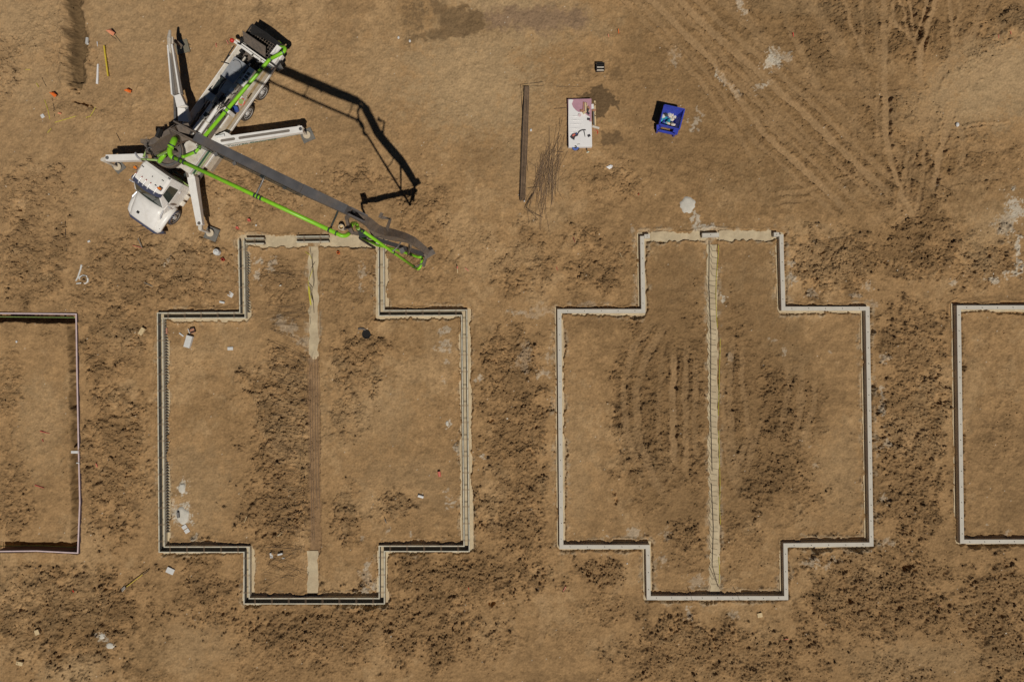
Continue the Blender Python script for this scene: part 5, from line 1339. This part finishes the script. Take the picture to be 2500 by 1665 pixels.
# ------------------------------------------------------------------ site items
def gbox(name, cat, label, u, v, lx, ly, h, ang, m, group=None, zoff=0.0):
    p = P(u, v); z = gz(p.x, p.y) + zoff
    mb = MB(); a = math.radians(ang)
    mb.box((p.x, p.y, z + h / 2), (lx, ly, h), rot=a)
    o = mb.build(name, MT[m]); tag(o, label, cat, group); soft(o, 0.012)
    return o
# blue tipping hopper full of rubbish
dz = gzmax(P(1635, 290).x, P(1635, 290).y, .6) * .5
ds = thing('tipping_skip', 'blue open steel tipping skip half filled with rubbish', 'skip', (*P(1645, 285)[:2], 0), 0)
tp = [P(1622, 257.5, 1.05), P(1671, 268, 1.05), P(1658, 317, 1.05), P(1610, 304, 1.05)]
cx_ = sum(tp, Vector()) / 4
bt = [cx_ + (p - cx_) * .0 for p in tp]
lows = [P(1620, 276, .45), P(1652, 284, .45), P(1646, 300, .45), P(1614, 297, .45)]
m = MB(); inn = [cx_ + (p - cx_) * .94 for p in tp]
lo_out = [Vector((q_.x, q_.y, .30)) for q_ in [tp[0].lerp(tp[3], .3), tp[1].lerp(cx_, .55), tp[2].lerp(cx_, .55), tp[3].lerp(tp[0], .2)]]
lo_in = [p.lerp(sum(lo_out, Vector()) / 4, .1) + Vector((0, 0, .05)) for p in lo_out]
m.add(tp + lo_out + inn + lo_in, [(0, 1, 5, 4), (1, 2, 6, 5), (2, 3, 7, 6), (3, 0, 4, 7), (4, 5, 6, 7), (8, 12, 13, 9), (9, 13, 14, 10), (10, 14, 15, 11), (11, 15, 12, 8), (12, 15, 14, 13), (0, 8, 9, 1), (1, 9, 10, 2), (2, 10, 11, 3), (3, 11, 8, 0)])
sk = m.build('skip_body', MT['blue'], ds)
for a, b_ in ((0, 1), (1, 2), (2, 3), (3, 0)):
    MB().bar(tp[a] + Vector((0, 0, .02)), tp[b_] + Vector((0, 0, .02)), .07, .06).build('rim_tube', MT['blue'], sk)
m = MB()
fk = [P(1606, 306, .42), P(1651, 315, .42), P(1647, 328, .42), P(1606, 319, .42)]
m.bar(fk[0], fk[3], .16, .12); m.bar(fk[3], fk[2], .12, .12); m.bar(fk[2], fk[1], .3, .12); m.bar(fk[0].lerp(fk[1], .1), fk[1], .1, .1)
m.build('fork_pocket_frame', MT['blue'], ds)
m = MB()
for a, b_ in ((tp[0], .3), (tp[3], .3)):
    m.bar(Vector((a.x, a.y, .0)) * 1 + (cx_ - a) * .35 * Vector((1, 1, 0)).length * 0 + Vector(((cx_.x - a.x) * .3, (cx_.y - a.y) * .3, 0)), Vector((a.x + (cx_.x - a.x) * .3, a.y + (cx_.y - a.y) * .3, .6)), .12, .12)
for a in (tp[1], tp[2]):
    m.bar(Vector((a.x + (cx_.x - a.x) * .45, a.y + (cx_.y - a.y) * .45, 0)), Vector((a.x + (cx_.x - a.x) * .35, a.y + (cx_.y - a.y) * .35, .6)), .12, .12)
m.bar(Vector((fk[3].x, fk[3].y, 0)), fk[3], .1, .1); m.bar(Vector((fk[2].x, fk[2].y, 0)), fk[2], .1, .1)
m.build('base_frame', MT['blue'], ds)
rk = random.Random(9)
for k_ in range(26):
    f1, f2 = rk.uniform(.08, .78), rk.uniform(.25, .72)
    c_ = tp[0].lerp(tp[1], f1).lerp(tp[3].lerp(tp[2], f1), f2); z = .50 + rk.uniform(-.05, .14)
    vs = []
    n_ = 7
    for i in range(n_):
        a = 6.283 * i / n_; r_ = rk.uniform(.06, .19); vs.append((c_.x + math.cos(a) * r_, c_.y + math.sin(a) * r_, z + rk.uniform(-.04, .04)))
    vs.append((c_.x, c_.y, z + rk.uniform(.03, .10))); vs.append((c_.x, c_.y, z - .05))
    o = MB().add(vs, [(i, (i + 1) % n_, n_) for i in range(n_)] + [((i + 1) % n_, i, n_ + 1) for i in range(n_)]).build('rubbish_bag', MT[('teal', 'cream', 'foam', 'teal', 'brick', 'cream', 'bluep', 'teal', 'clamp')[k_ % 9]])
    lbs = {'teal': 'crumpled teal plastic film', 'cream': 'crumpled cream paper', 'foam': 'white foam scrap', 'brick': 'brown cardboard scrap', 'bluep': 'blue plastic scrap', 'clamp': 'dark scrap'}
    kk = ('teal', 'cream', 'foam', 'teal', 'brick', 'cream', 'bluep', 'teal', 'clamp')[k_ % 9]
    tag(o, lbs[kk] + ' lying among the rubbish in the blue skip', 'rubbish', lbs[kk] + 's in the blue skip')
    o.name = 'rubbish_scrap'
# stack of pink foam boards under a white sheet
zt = .46
q4 = [(1387, 243), (1444, 241.5), (1445, 357), (1389, 358.5)]
corn = [P(u, v, zt) for u, v in q4]
for i in range(6):
    z0 = .02 + i * .07; lbx = ['lowest', 'second lowest', 'third', 'fourth', 'fifth', 'topmost'][i]
    o = MB().slab([(c_.x + rk.uniform(-.02, .02), c_.y + rk.uniform(-.02, .02)) for c_ in corn], z0 + .066, z0)
    o = o.build('foam_board', MT['pink' if i > 3 else 'pinkl']); tag(o, f'{lbx} pink insulation board in the stack under the white sheet', 'insulation board', 'stacked pink boards')
sh = [(1388, 244), (1394, 243.2), (1400, 244.5), (1396, 254), (1399, 262), (1406, 270), (1412, 274), (1420, 274), (1427, 277), (1433, 282), (1440, 286), (1440, 293), (1437.5, 296.5), (1444.5, 298), (1445.5, 358), (1388.5, 359), (1387.5, 300)]
m = MB(); m.pslab(sh, .465, .452)
m.slab([(p.x, p.y) for p in (P(1388.3, 357.5, .45), P(1445.3, 356.6, .45), P(1445.3, 358.8, .45), P(1388.3, 359.8, .45))], .46, .2)
o = m.build('plastic_sheet', MT['sheet']); tag(o, 'white plastic sheet covering most of the pink board stack', 'sheet')
for v_ in (262 + 20, 290, 300, 309, 322, 333, 345):
    pass
for k_ in range(5):
    v_ = 284 + 10 * k_; r0 = MB().tube([P(1390, v_, .466), P(1405, v_ + rk.uniform(-1, 1), .474), P(1420 + 3 * k_ % 12, v_ + rk.uniform(-1, 2), .466)], [.01, .03, .005], 6).build('sheet_fold', MT['sheet'], o)
o = MB().cyl(P(1415, 282, .467), P(1415, 282, .50), .10, 16).build('round_lid', MT['pinkl']); tag(o, 'small round pink lid on the white sheet', 'lid')
for pts, lb, w_ in [(((1429, 251), (1430, 275)), 'short pale board upright over the pink foam area', .09), (((1431, 258), (1439, 272)), 'pale wooden stick crossing the pink foam diagonally', .05), (((1425, 250), (1424, 274)), 'thin dark wood slat left of the short board', .05),
                    (((1433, 252), (1434, 268)), 'pale slat at the right of the wood scraps', .03)]:
    o = MB().bar(P(*pts[0], .50), P(*pts[1], .50), w_, .04).build('wood_scrap', MT['wood' if 'dark' not in lb else 'brick']); tag(o, lb, 'wood scrap')
for k_, (u, v, mm_) in enumerate([(1420, 271, 'brick'), (1426, 276, 'wood'), (1435, 269, 'cloth'), (1437, 264, 'brick'), (1436, 277, 'cloth'), (1437, 291.5, 'cloth'), (1438, 332, 'cloth')]):
    o = MB().box(P(u, v, .50), (.16, .12, .05), rot=k_ * .6).build('wood_scrap', MT[mm_])
    tag(o, ['brown wood chip at the edge of the torn sheet', 'pale wood chip below the short board', 'black scrap on the pink foam', 'brown chip near the right edge of the pink foam', 'dark scrap low on the pink foam', 'dark scrap alone near the sheet notch', 'dark purple scrap near the shovel handle'][k_], 'scrap')
# bag with cloth, cord
o = MB().plate([P(1392, 335, .49), P(1398, 328, .52), P(1406, 326, .55), P(1412, 328, .5), P(1411, 332, .5), P(1404, 335, .5), P(1402, 343, .49), P(1394, 338, .49)], .03).build('work_bag', MT['cloth'])
tag(o, 'dark patterned bag lying on the white sheet', 'bag')
MB().box(P(1402, 331.5, .55), (.22, .09, .03), rot=.7).build('red_panel', MT['pinkred'], o) if False else None
o2 = MB().tube(arc(P(1411, 327, .5), P(1416, 316, .52), P(1430, 318, .5), 8), .03, 6).build('strap', MT['cloth']); tag(o2, 'dark curved strap running right from the bag', 'strap')
for (u, v, w_, mm_, lb) in [(1401, 330, .2, 'pinkred', 'red folded cloth on the dark bag'), (1407, 327, .12, 'bluep', 'small blue piece on the dark bag')]:
    o = MB().box(P(u, v, .55), (w_, w_ * .5, .03), rot=.7).build('cloth_piece', MT[mm_]); tag(o, lb, 'cloth')
# shovel leaning on the stack
sv = thing('shovel', 'pale green bladed shovel leaning against the bottom of the white stack', 'shovel', G(1435, 377), 0)
MB().tube([P(1426, 320, .56), P(1433, 365, .22), P(1434, 372, .12)], .02, 8).build('handle', MT['clamp'], sv)
MB().plate([P(1430, 378, .06), P(1433, 371, .12), P(1439, 371, .12), P(1441, 377, .06), P(1438, 380, .05), P(1431, 382, .05)], .01).build('blade', MT['mint'], sv)
# blue coiled spool and lead
sp = thing('cable_reel', 'blue cable reel at the lower edge of the white stack', 'cable reel', G(1405, 362), 0)
MB().cyl(P(1404, 360, .10), P(1405, 359, .42), .20, 20).build('reel_drum', MT['bluep'], sp)
MB().cyl(P(1405, 359, .43), P(1405, 359, .46), .08, 12).build('reel_hub', MT['black'], sp)
MB().tube([P(1409, 353, .47), P(1415, 352, .47), P(1417, 357, .4), P(1413, 365, .1), P(1406, 373, .03), P(1405, 382, .03)], .015, 6).build('cable', MT['black'], sp)
# lumber rack right of the stack
for pts, lb, w_, mm_ in [(((1452, 247, .1), (1453, 307, .1)), 'long pale plank leaning right of the white stack', .09, 'wood'), (((1449, 272, .3), (1450.5, 306, .3)), 'dark plank between the stack and the pale plank', .08, 'boardg'),
                   (((1446, 309, .12), (1463, 314, .12)), 'pale board lying crosswise below the planks', .12, 'whited'), (((1446, 270, .5), (1455, 269, .5)), 'short reddish block over the long plank', .1, 'brick'), (((1446, 255, .4), (1447, 268, .4)), 'white cap over the stack edge by the plank', .14, 'sheet'),
                   (((1447, 316, .1), (1456, 321, .1)), 'brown stick in the scraps below the planks', .06, 'brick')]:
    o = MB().bar(P(*pts[0]), P(*pts[1]), w_, .05).build('plank', MT[mm_]); tag(o, lb, 'plank')
o = MB().tube([P(1456, 318, .08), P(1460, 322, .1), P(1457, 330, .05), P(1454, 336, .04)], .025, 6).build('red_strap', MT['red']); tag(o, 'short red strap trailing below the planks', 'strap')
# dark crate
cr = thing('crate', 'small dark slatted crate with pale front north of the white stack', 'crate', G(1464, 168), -.06)
c0 = G(1464, 169)
for dx in (-.22, .22): MB().box((c0.x + dx, c0.y, .2), (.04, .44, .4), rot=0).build('side', MT['black'], cr)
for k_, dy in enumerate((-.2, -.05, .1, .2)): MB().box((c0.x, c0.y + dy, .36 if k_ % 2 else .3), (.42, .05, .08)).build('slat', MT['whited' if k_ in (0, 1) else 'black'], cr)
MB().box((c0.x, c0.y, .08), (.42, .42, .12)).build('bottom', MT['black'], cr)
o = MB().plate([G(1479, 409, .05), G(1490, 404, .12), G(1496, 405, .05), G(1493, 411, .09), G(1487, 414, .04)], .02).build('paper_sack', MT['sheet']); tag(o, 'small white crumpled sack between the stack and the churned soil', 'sack')
# concrete spill round with tongue
def blob(name, cat, label, cu, cv, ru, rv, h, m_, seed, ang=0):
    r_ = random.Random(seed); n_ = 22; rings = [(1.0, -0.03), (.9, h * .6), (.6, h * .95), (.25, h)]
    base_ = G(cu, cv); rad = [1 + r_.uniform(-.12, .12) for _ in range(n_)]; vs = []; ca, sa = math.cos(ang), math.sin(ang)
    for f_, z in rings:
        for k in range(n_):
            a = 6.283 * k / n_; x = math.cos(a) * ru * rad[k] * f_ / 41; y = math.sin(a) * rv * rad[k] * f_ / 41
            vs.append((base_.x + x * ca - y * sa, base_.y + x * sa + y * ca, base_.z + z + r_.uniform(-.004, .004)))
    vs.append((base_.x, base_.y, base_.z + h)); fs = []
    for i in range(len(rings) - 1):
        for k in range(n_): l = (k + 1) % n_; fs.append((i * n_ + k, i * n_ + l, (i + 1) * n_ + l, (i + 1) * n_ + k))
    o_ = (len(rings) - 1) * n_
    for k in range(n_): fs.append((o_ + k, o_ + (k + 1) % n_, o_ + n_))
    o = MB().add(vs, fs).build(name, MT[m_], smooth=True); return tag(o, label, cat)
blob('concrete_spill', 'concrete spill', 'round pale pancake of spilled concrete with a tail toward the foundation', 1679, 500, 20, 21, .09, 'spill', 1)
blob('concrete_spill', 'concrete spill', 'lumpy grey concrete spill inside the left forms with a small cylinder on it', 445, 1258, 17, 22, .10, 'spill', 2, .3)
blob('concrete_spill', 'concrete spill', 'smaller grey concrete lump just above the lumpy spill', 444, 1192, 9, 13, .07, 'spill', 3)
blob('concrete_spill', 'concrete spill', 'pale concrete heap closing the lower end of the first pale strip', 766, 864, 13, 13, .05, 'foot', 4)
blob('concrete_spill', 'concrete spill', 'grey concrete lumps on the churned soil at lower left', 249, 1552, 9, 8, .08, 'spill', 5)
blob('concrete_spill', 'concrete spill', 'second grey concrete lump just right of the other at lower left', 268, 1576, 11, 8, .08, 'spill', 6)
blob('concrete_spill', 'concrete spill', 'small oval pale concrete drop near the right form wall', 1092, 1033, 4, 7, .04, 'spill', 7)
blob('concrete_spill', 'concrete spill', 'flat oval concrete patch near the two white blocks at the bottom forms', 693, 1362, 6, 2.2, .04, 'spill', 8)
# foam and block offcuts
gbox('foam_block', 'foam block', 'tilted square white block lying above the short left form', 561, 719, .30, .28, .05, -32, 'foam')
gbox('foam_block', 'foam block', 'small oblong white block just below the tilted square one', 540.5, 738, .30, .12, .10, -12, 'foam')
gbox('foam_block', 'foam block', 'long thick pale block standing inside the upper left corner of the forms', 461, 834, .36, .72, .22, -16, 'foam')
gbox('foam_block', 'foam block', 'thin pale strip left of the long thick block', 442, 817, .32, .08, .04, -38, 'foam')
gbox('foam_block', 'foam block', 'small flat white block right of the long thick block', 562, 851, .33, .19, .06, 2, 'foam')
gbox('foam_block', 'foam block', 'upper half of the white block pair near the grey spill', 450.5, 1286, .30, .22, .06, 32, 'foam')
gbox('foam_block', 'foam block', 'lower half of the white block pair near the grey spill', 456, 1296, .30, .24, .06, 32, 'foam')
gbox('foam_block', 'foam block', 'large white block on open ground below the lower left form corner', 417, 1392, .46, .34, .08, -24, 'foam')
gbox('foam_block', 'foam block', 'upright white block inside the bottom forms, left of its partner', 664, 1354, .17, .33, .07, 6, 'foam')
gbox('foam_block', 'foam block', 'thicker low white block beside the upright one in the bottom forms', 686.5, 1350, .30, .10, .17, 14, 'foam')
gbox('wood_block', 'wood block', 'pale yellow wood block left of the forms on open ground', 348.5, 809, .24, .46, .18, -32, 'wood')
gbox('brick_offcut', 'board offcut', 'thin orange strip standing against the left form wall', 409, 808, .10, .36, .05, 2, 'brick')
fr = thing('framed_panel', 'small terracotta panel in a dark and white frame above the long thick block', 'panel', G(469, 808), math.radians(-18))
c_ = G(469, 808)
MB().box((c_.x, c_.y, c_.z + .05), (.26, .26, .06), rot=.35).build('panel_face', MT['brick'], fr)
MB().bar(G(460, 803, .1), G(464, 814, .1), .04, .1).build('frame_side', MT['foam'], fr)
for a, b_ in (((463, 803), (474, 800)), ((474, 800), (477, 809)), ((477, 809), (466, 813))): MB().bar(G(*a, .1), G(*b_, .1), .03, .1).build('frame_side', MT['black'], fr)
gbox('wood_block', 'wood block', 'small tan block on churned soil at lower left', 97, 1539, .26, .30, .16, 20, 'wood')
gbox('wood_block', 'wood block', 'small pale split block near the bottom left corner', 52, 1616, .38, .22, .10, -12, 'wood')
gbox('wood_block', 'wood block', 'small square yellow block below the right foundation', 1854, 1500, .30, .26, .08, 10, 'wood')
# cylinders
def cylg(name, cat, label, pa, pb, r, m_, n=14, dz=None):
    a = G(*pa); b_ = G(*pb); dz = r if dz is None else dz
    o = MB().ring(a + Vector((0, 0, dz)), b_ + Vector((0, 0, dz)), r, r * .8, n).build(name, MT[m_], smooth=False); return tag(o, label, cat)
cylg('test_cylinder', 'cylinder', 'short grey tube resting on the lumpy grey spill', (437, 1249), (438.5, 1262), .075, 'steel', dz=.16)
cylg('pipe_offcut', 'pipe', 'short grey pipe offcut inside the right half of the forms', (1021, 1209), (1034, 1213), .085, 'rim')
o = MB().cyl(G(1072, 1150, .1), G(1074, 1162, .1), .09, 14).build('red_can', MT['pinkred']); tag(o, 'red can lying alone inside the right half of the forms', 'can')
# riser caps
def cap(label, u, v, r, h, m_, hollow=True, name='standpipe'):
    p = G(u, v)
    mb = MB()
    if hollow: mb.ring(p - Vector((0, 0, .05)), p + Vector((0, 0, h)), r, r * .78, 18)
    else: mb.cyl(p - Vector((0, 0, .05)), p + Vector((0, 0, h)), r, 18, r * .85)
    o = mb.build(name, MT[m_], smooth=False); tag(o, label, 'standpipe'); return o, p
cp, p = cap('white domed pipe plug on churned soil left of the forms', 533, 617, .20, .20, 'foam', False)
MB().sphere(p + Vector((0, 0, .2)), .11, 12, 6, (1, 1, .8)).build('plug_knob', MT['foam'], cp)
for (lb, u, v, m_) in [('dark red pipe cap just below the white domed plug', 547.5, 635, 'red'), ('faded pink pipe cap nearest the front outrigger pad', 581, 557.5, 'pinkred'), ('faded pink pipe cap between the outrigger pad and the green pipe', 610, 539, 'pinkred'), ('orange pipe cap inside the forms below the boom pipe', 827, 618, 'orange')]:
    cp, p = cap(lb, u, v, .085, .14, m_)
    MB().cyl(p, p + Vector((0, 0, .06)), .066, 12).build('cap_inside', MT['hole'] if m_ in ('red', 'orange') else MT['pinkred'], cp)
cp, p = cap('beige open pipe riser standing beside the big green boom elbow', 838, 558, .17, .45, 'pvc', True, 'pipe_riser')
MB().cyl(p, p + Vector((0, 0, .2)), .13, 14).build('riser_inside', MT['wood'], cp)
# black drain mouth with curved corrugated pipe
dr_ = thing('drain_pipe', 'black round drain mouth with a curved pipe sunk in the soil', 'drain', G(895, 817), 0)
p = P(895, 817)
zr = gzmax(p.x, p.y, .34) + .01
MB().ring((p.x, p.y, -.2), (p.x, p.y, zr), .25, .22, 24).build('drain_collar', MT['black'], dr_)
MB().cyl((p.x, p.y, zr - .4), (p.x, p.y, zr - .07), .22, 20).build('drain_bottom', MT['hole'], dr_)
MB().tube([G(893, 806, -.01), G(888, 803, .0), G(881, 802, .01), G(875, 803, .0)], .075, 10).build('drain_tail', MT['boomd'], dr_)
# orange marker flags
def flag(label, u, v, m_, a=0.0, s_=1.0):
    p = G(u, v); f = thing('marker_flag', label, 'marker flag', p, 0)
    MB().tube([p - Vector((0, 0, .05)), p + Vector((-.03, .02, .42 * s_))], .012, 6).build('stake', MT['wood'], f)
    c, s2 = math.cos(a), math.sin(a)
    def q(x, y, z): return p + Vector(((x * c - y * s2) * s_, (x * s2 + y * c) * s_, z * s_))
    MB().add([q(-.22, .10, .33), q(0, .02, .42), q(.05, -.22, .25), q(.16, -.06, .20), q(.02, .13, .30), q(-.06, -.10, .28)], [(0, 1, 4), (0, 5, 1), (5, 2, 1), (2, 3, 1), (3, 4, 1), (0, 4, 5), (4, 3, 5), (3, 2, 5)]).build('flag_cloth', MT[m_], f)
    return f
flag('pale orange marker flag with trailing strings, topmost of the four', 278, 84, 'orangep', 0.2, 1.15)
flag('bright orange marker flag beside the pale gravel patch', 320, 226, 'orange', 0.5, .95)
flag('bright orange marker flag left of the open trench end', 136, 233, 'orange', 0.1, .95)
flag('small orange flag scrap under the right of the churned heap', 150, 279, 'orangep', 0.6, .5)
for pts in ([(283, 88), (294, 103)], [(272, 88), (284, 97)]):
    o = MB().tube([G(*pts[0], .05), G(*pts[1], .02)], .012, 5).build('string', MT['clamp']); tag(o, 'thin dark string trailing right from the topmost flag' if pts[0][0] == 283 else 'thin dark string trailing left from the topmost flag', 'string')
# leaning laths and painted stakes
def lath(label, a, b_, m_='wood', z=.12, w_=.035, top=None, name='wooden_stake'):
    pa, pb = G(*a, z), G(*b_, .03)
    o = MB().bar(pa, pb, w_, .02).build(name, MT[m_]); tag(o, label, 'stake')
    if top: 
        MB().bar(pa + (pa - pb) * .001, pa.lerp(pb, .35), w_ * 1.3, .03).build('painted_tip', MT[top], o)
    return o
lath('pale stake with pink tip right of the boom end, left of the pair', (1118, 652), (1117, 667), 'wood', .3, .04, 'pinkred')
lath('faint pink stake right of the boom end, right of the pair', (1136, 655), (1144, 662), 'pinkred', .1, .035)
lath('salmon stake with long dark shadow above the upper left churned patch of the right plot', (1402, 594), (1399, 580), 'pinkred', .35, .05)
lath('small pink stake at the left edge of that churned patch', (1361, 661), (1358, 652), 'pinkred', .15, .04)
lath('pale thin stick near the right corner of that churned patch', (1512, 617), (1518, 630), 'wood', .08, .03)
lath('small red stake on open soil left of the round concrete spill', (1557, 478), (1559, 473), 'red', .2, .05)
lath('pink stake low between the two middle foundations', (1381, 1430), (1375, 1442), 'pinkred', .15, .035)
lath('pale yellow lath on bare soil inside the left forms', (604, 1259), (599, 1273), 'wood', .05, .035)
lath('pale yellow lath beside the loose rebars inside the left forms', (691, 1298), (680, 1307), 'wood', .05, .035)
lath('dark stake with pale foot inside the right half of the forms', (940, 1264), (944, 1276), 'boardg', .18, .035)
lath('thin orange streak stake in front of the truck cab', (326, 600), (352, 607), 'pinkred', .05, .03)
lath('small pink stake on the middle of the soil between the two left plots', (238, 1130), (239, 1140), 'pinkred', .12, .045)
lath('small red stake in the lower left churned soil', (181, 1438), (184, 1443), 'red', .12, .05)
lath('dark red stake between the middle plots near the bottom churned soil', (1144, 1430), (1145, 1438), 'red', .12, .03)
lath('pink stake near the bottom edge of the photo', (1912, 1557), (1922, 1556), 'pinkred', .05, .03)
lath('pair of pink stakes left of the hopper, nearer one', (531, 110), (530, 118), 'pinkred', .15, .03)
lath('pair of pink stakes left of the hopper, farther one', (557, 103), (560, 111), 'pinkred', .15, .03)
lath('dark fallen stake between clods left of the forms', (342, 583), (351, 606), 'boardg', .2, .05)
lath('thin brown lath tilted in the lower right churned soil', (2280, 1472), (2292, 1475), 'brick', .08, .03)
lath('small orange stake at the top right of the dark damp patch', (1508, 76), (1510, 84), 'orange', .2, .035)
lath('small orange stake left of its taller partner at the top', (1483, 88), (1486, 94), 'orangep', .15, .03)
lath('red stake scrap in the upper right churned soil', (1934, 82), (1937, 90), 'red', .1, .04)
lath('pink stake on the pale ground at upper right', (2434, 88), (2436, 96), 'pinkred', .1, .03)
lath('second pink stake on the pale ground at upper right, farther right', (2462, 80), (2466, 86), 'pinkred', .1, .03)
lath('dark bent lath at the edge of the churned soil left of the form corner', (355, 690), (373, 700), 'boardg', .18, .04)
# painted letter on the soil
m = MB()
def stroke(mb, pts, w0, w1):
    P_ = [G(a, b_, .045) for a, b_ in pts]; n_ = len(P_); rows = []
    for i, p in enumerate(P_):
        a = P_[max(0, i - 1)]; b2_ = P_[min(n_ - 1, i + 1)]; t_ = (b2_ - a); t_.z = 0; t_.normalize(); s_ = Vector((-t_.y, t_.x, 0)); w_ = (w0 + (w1 - w0) * i / (n_ - 1)) / 2
        rows += [p + s_ * w_, p - s_ * w_, p - s_ * w_ - Vector((0, 0, .08)), p + s_ * w_ - Vector((0, 0, .08))]
    fs = []
    for i in range(n_ - 1):
        for k in range(4): l = (k + 1) % 4; fs.append((4 * i + k, 4 * i + l, 4 * i + 4 + l, 4 * i + 4 + k))
    fs += [(3, 2, 1, 0), (4 * n_ - 4, 4 * n_ - 3, 4 * n_ - 2, 4 * n_ - 1)]
    mb.add(rows, fs)
stroke(m, [(199.5, 647), (198, 658), (195, 668), (192, 678), (188, 687)], .10, .06)
stroke(m, [(194.5, 680), (200, 678), (206, 674.5), (212, 675.5), (216, 681), (215.5, 688), (210, 692.5), (200, 692), (189, 693)], .17, .05)
o = m.build('painted_letter', MT['chalk']); tag(o, 'white painted lower case b shape on the soil above the leftmost plot', 'ground marking')
for (pts, lb) in [([(100, 1052), (112, 1055), (122, 1058)], 'upper faint red painted dash in the leftmost plot'), ([(86, 1184), (98, 1188), (108, 1191)], 'lower faint red painted dash in the leftmost plot'), ([(105, 1072), (108, 1078)], 'tiny red painted dot below the upper dash')]:
    m = MB(); stroke(m, pts, .06, .03); o = m.build('paint_mark', MT['redpaint']); tag(o, lb, 'ground marking')
# upper left corner items
ys_ = MB().bar(G(259, 116, .12), G(268, 189, .12), .075, .09).build('timber_batten', MT['yellow']); tag(ys_, 'straight yellow painted batten lying right of the trench', 'batten')
o = MB().add([G(240, 160, .06), G(244, 159, .08), G(243, 180, .06), G(241, 207, .06), G(236, 206, .05), G(237, 190, .05)] + [G(240, 160, .0), G(244, 159, .0), G(243, 180, .0), G(241, 207, .0), G(236, 206, .0), G(237, 190, .0)], [(0, 1, 2, 3, 4, 5), (11, 10, 9, 8, 7, 6)] + [(i, i + 6, (i + 1) % 6 + 6, (i + 1) % 6) for i in range(6)]).build('plastic_strip', MT['sheet']); tag(o, 'long white plastic strip between the trench and the yellow batten', 'plastic strip')
o = MB().bar(G(239, 104, .06), G(241, 116, .04), .05, .02, .02, .02).build('plastic_strip', MT['sheet']); tag(o, 'short white plastic strip above the long one', 'plastic strip')
cylg('pipe_offcut', 'pipe', 'short white pipe stub at the edge of the upper left trench', (210, 92), (212, 107), .09, 'foam')
gbox('foam_block', 'foam block', 'tiny white chip left of the pink scrap below the trench end', 104, 284, .20, .22, .05, 30, 'foam')
gbox('foam_block', 'foam block', 'tiny white chip in front of the truck', 219, 590, .16, .10, .05, 25, 'foam')
for (pts, lb) in [([(108, 244), (113, 258), (118, 272), (122, 292)], 'left yellow tape piece near the pit'), ([(135, 300), (160, 293), (190, 285)], 'yellow tape piece running along the bottom of the pit'), ([(238, 262), (230, 275), (223, 286), (212, 289)], 'yellow tape piece curling at the right of the pit'), ([(62, 170), (73, 170)], 'small yellow tape scrap at far upper left'), ([(88, 203), (94, 213)], 'small yellow tape scrap above the left flag'), ([(118, 326), (126, 315)], 'small yellow tape scrap low left of the pit'),
                  ([(745, 615), (756, 622), (760, 632)], 'short yellow tape at the top of the first pale strip'), ([(765, 655), (758, 672), (752, 690), (757, 712), (762, 730)], 'long yellow tape tangled on the first pale strip'), ([(753, 700), (755, 720), (759, 745)], 'wide yellow tape fold low on the first pale strip'),
                  ([(1753, 598), (1755, 612), (1752, 640), (1749, 680), (1748, 720), (1750, 780), (1752, 800)], 'yellow tape along the upper right edge of the long strip'), ([(1757, 826), (1758, 860), (1756, 905), (1755, 960), (1754, 1015)], 'yellow tape along the middle right edge of the long strip'),
                  ([(1755, 1050), (1756, 1100), (1758, 1180), (1757, 1240), (1759, 1280)], 'yellow tape along the lower right edge of the long strip'), ([(1755, 1360), (1757, 1390), (1756, 1425)], 'yellow tape at the bottom right end of the long strip')]:
    m = MB()
    P_ = [Vector((G(a, b_).x, G(a, b_).y, max(G(a, b_).z, -.055) + .035)) for a, b_ in pts]
    m.tube(P_, .014 if 'wide' not in lb else .04, 5); o = m.build('yellow_tape', MT['tape']); tag(o, lb, 'tape')
# yellow handled shovel at lower left
sv = thing('shovel', 'yellow handled shovel lying on churned soil below the left plots', 'shovel', G(325, 1420), 0)
MB().tube([G(366, 1390, .10), G(349, 1402, .12)], .02, 6).build('grip', MT['black'], sv)
MB().tube([G(350, 1401, .12), G(312, 1430, .08)], .022, 8).build('handle', MT['yellow'], sv)
MB().plate([G(298, 1436, .08), G(307, 1429, .08), G(311, 1433, .08), G(304, 1441, .07)], .015).build('blade', MT['whited'], sv)
for (u, v, r, lb) in [(973, 93, .07, 'left of two small white stones below the dark damp patch'), (1001, 102, .07, 'right of two small white stones below the dark damp patch'), (2337, 305, .11, 'white oblong stone on the right tracks'), (1276, 307, .05, 'small white stone left of the long rebar bundle'), (1296, 320, .07, 'small white stone right of the long rebar bundle'), (1280, 491, .06, 'small white stone at the foot of the long rebar bundle'),
                       (1531, 1375, .04, 'tiny white stone below the lower left step of the right foundation'), (41, 834, .06, 'small pale stone inside the leftmost plot'), (627, 551, .05, 'small pale stone between the two faded pink caps')]:
    p = G(u, v); o = MB().sphere(p + Vector((0, 0, r * .5)), r, 8, 5, (1, 1.3, .7)).build('white_stone', MT['foam']); tag(o, lb, 'stone')
# rods poking out over the lower walls
for k_, (a, b_, lb) in enumerate([((1679, 1433), (1691, 1466), 'left thin bar leaning over the bottom wall of the right foundation'), ((1790, 1430), (1806, 1466), 'right thin bar leaning over the bottom wall of the right foundation'),
                                ((713, 1462), (706, 1477), 'left thin bar across the bottom form boards'), ((816, 1465), (808, 1482), 'right thin bar across the bottom form boards')]):
    pa = P(*a, .1); pb = P(*b_, .25); o = MB().tube([Vector((pa.x, pa.y, -.04)), Vector((pa.x * .5 + pb.x * .5, pa.y * .5 + pb.y * .5, .21)), Vector((pb.x, pb.y, .22))], .012, 5).build('rebar', MT['rebar']); tag(o, lb, 'rebar')
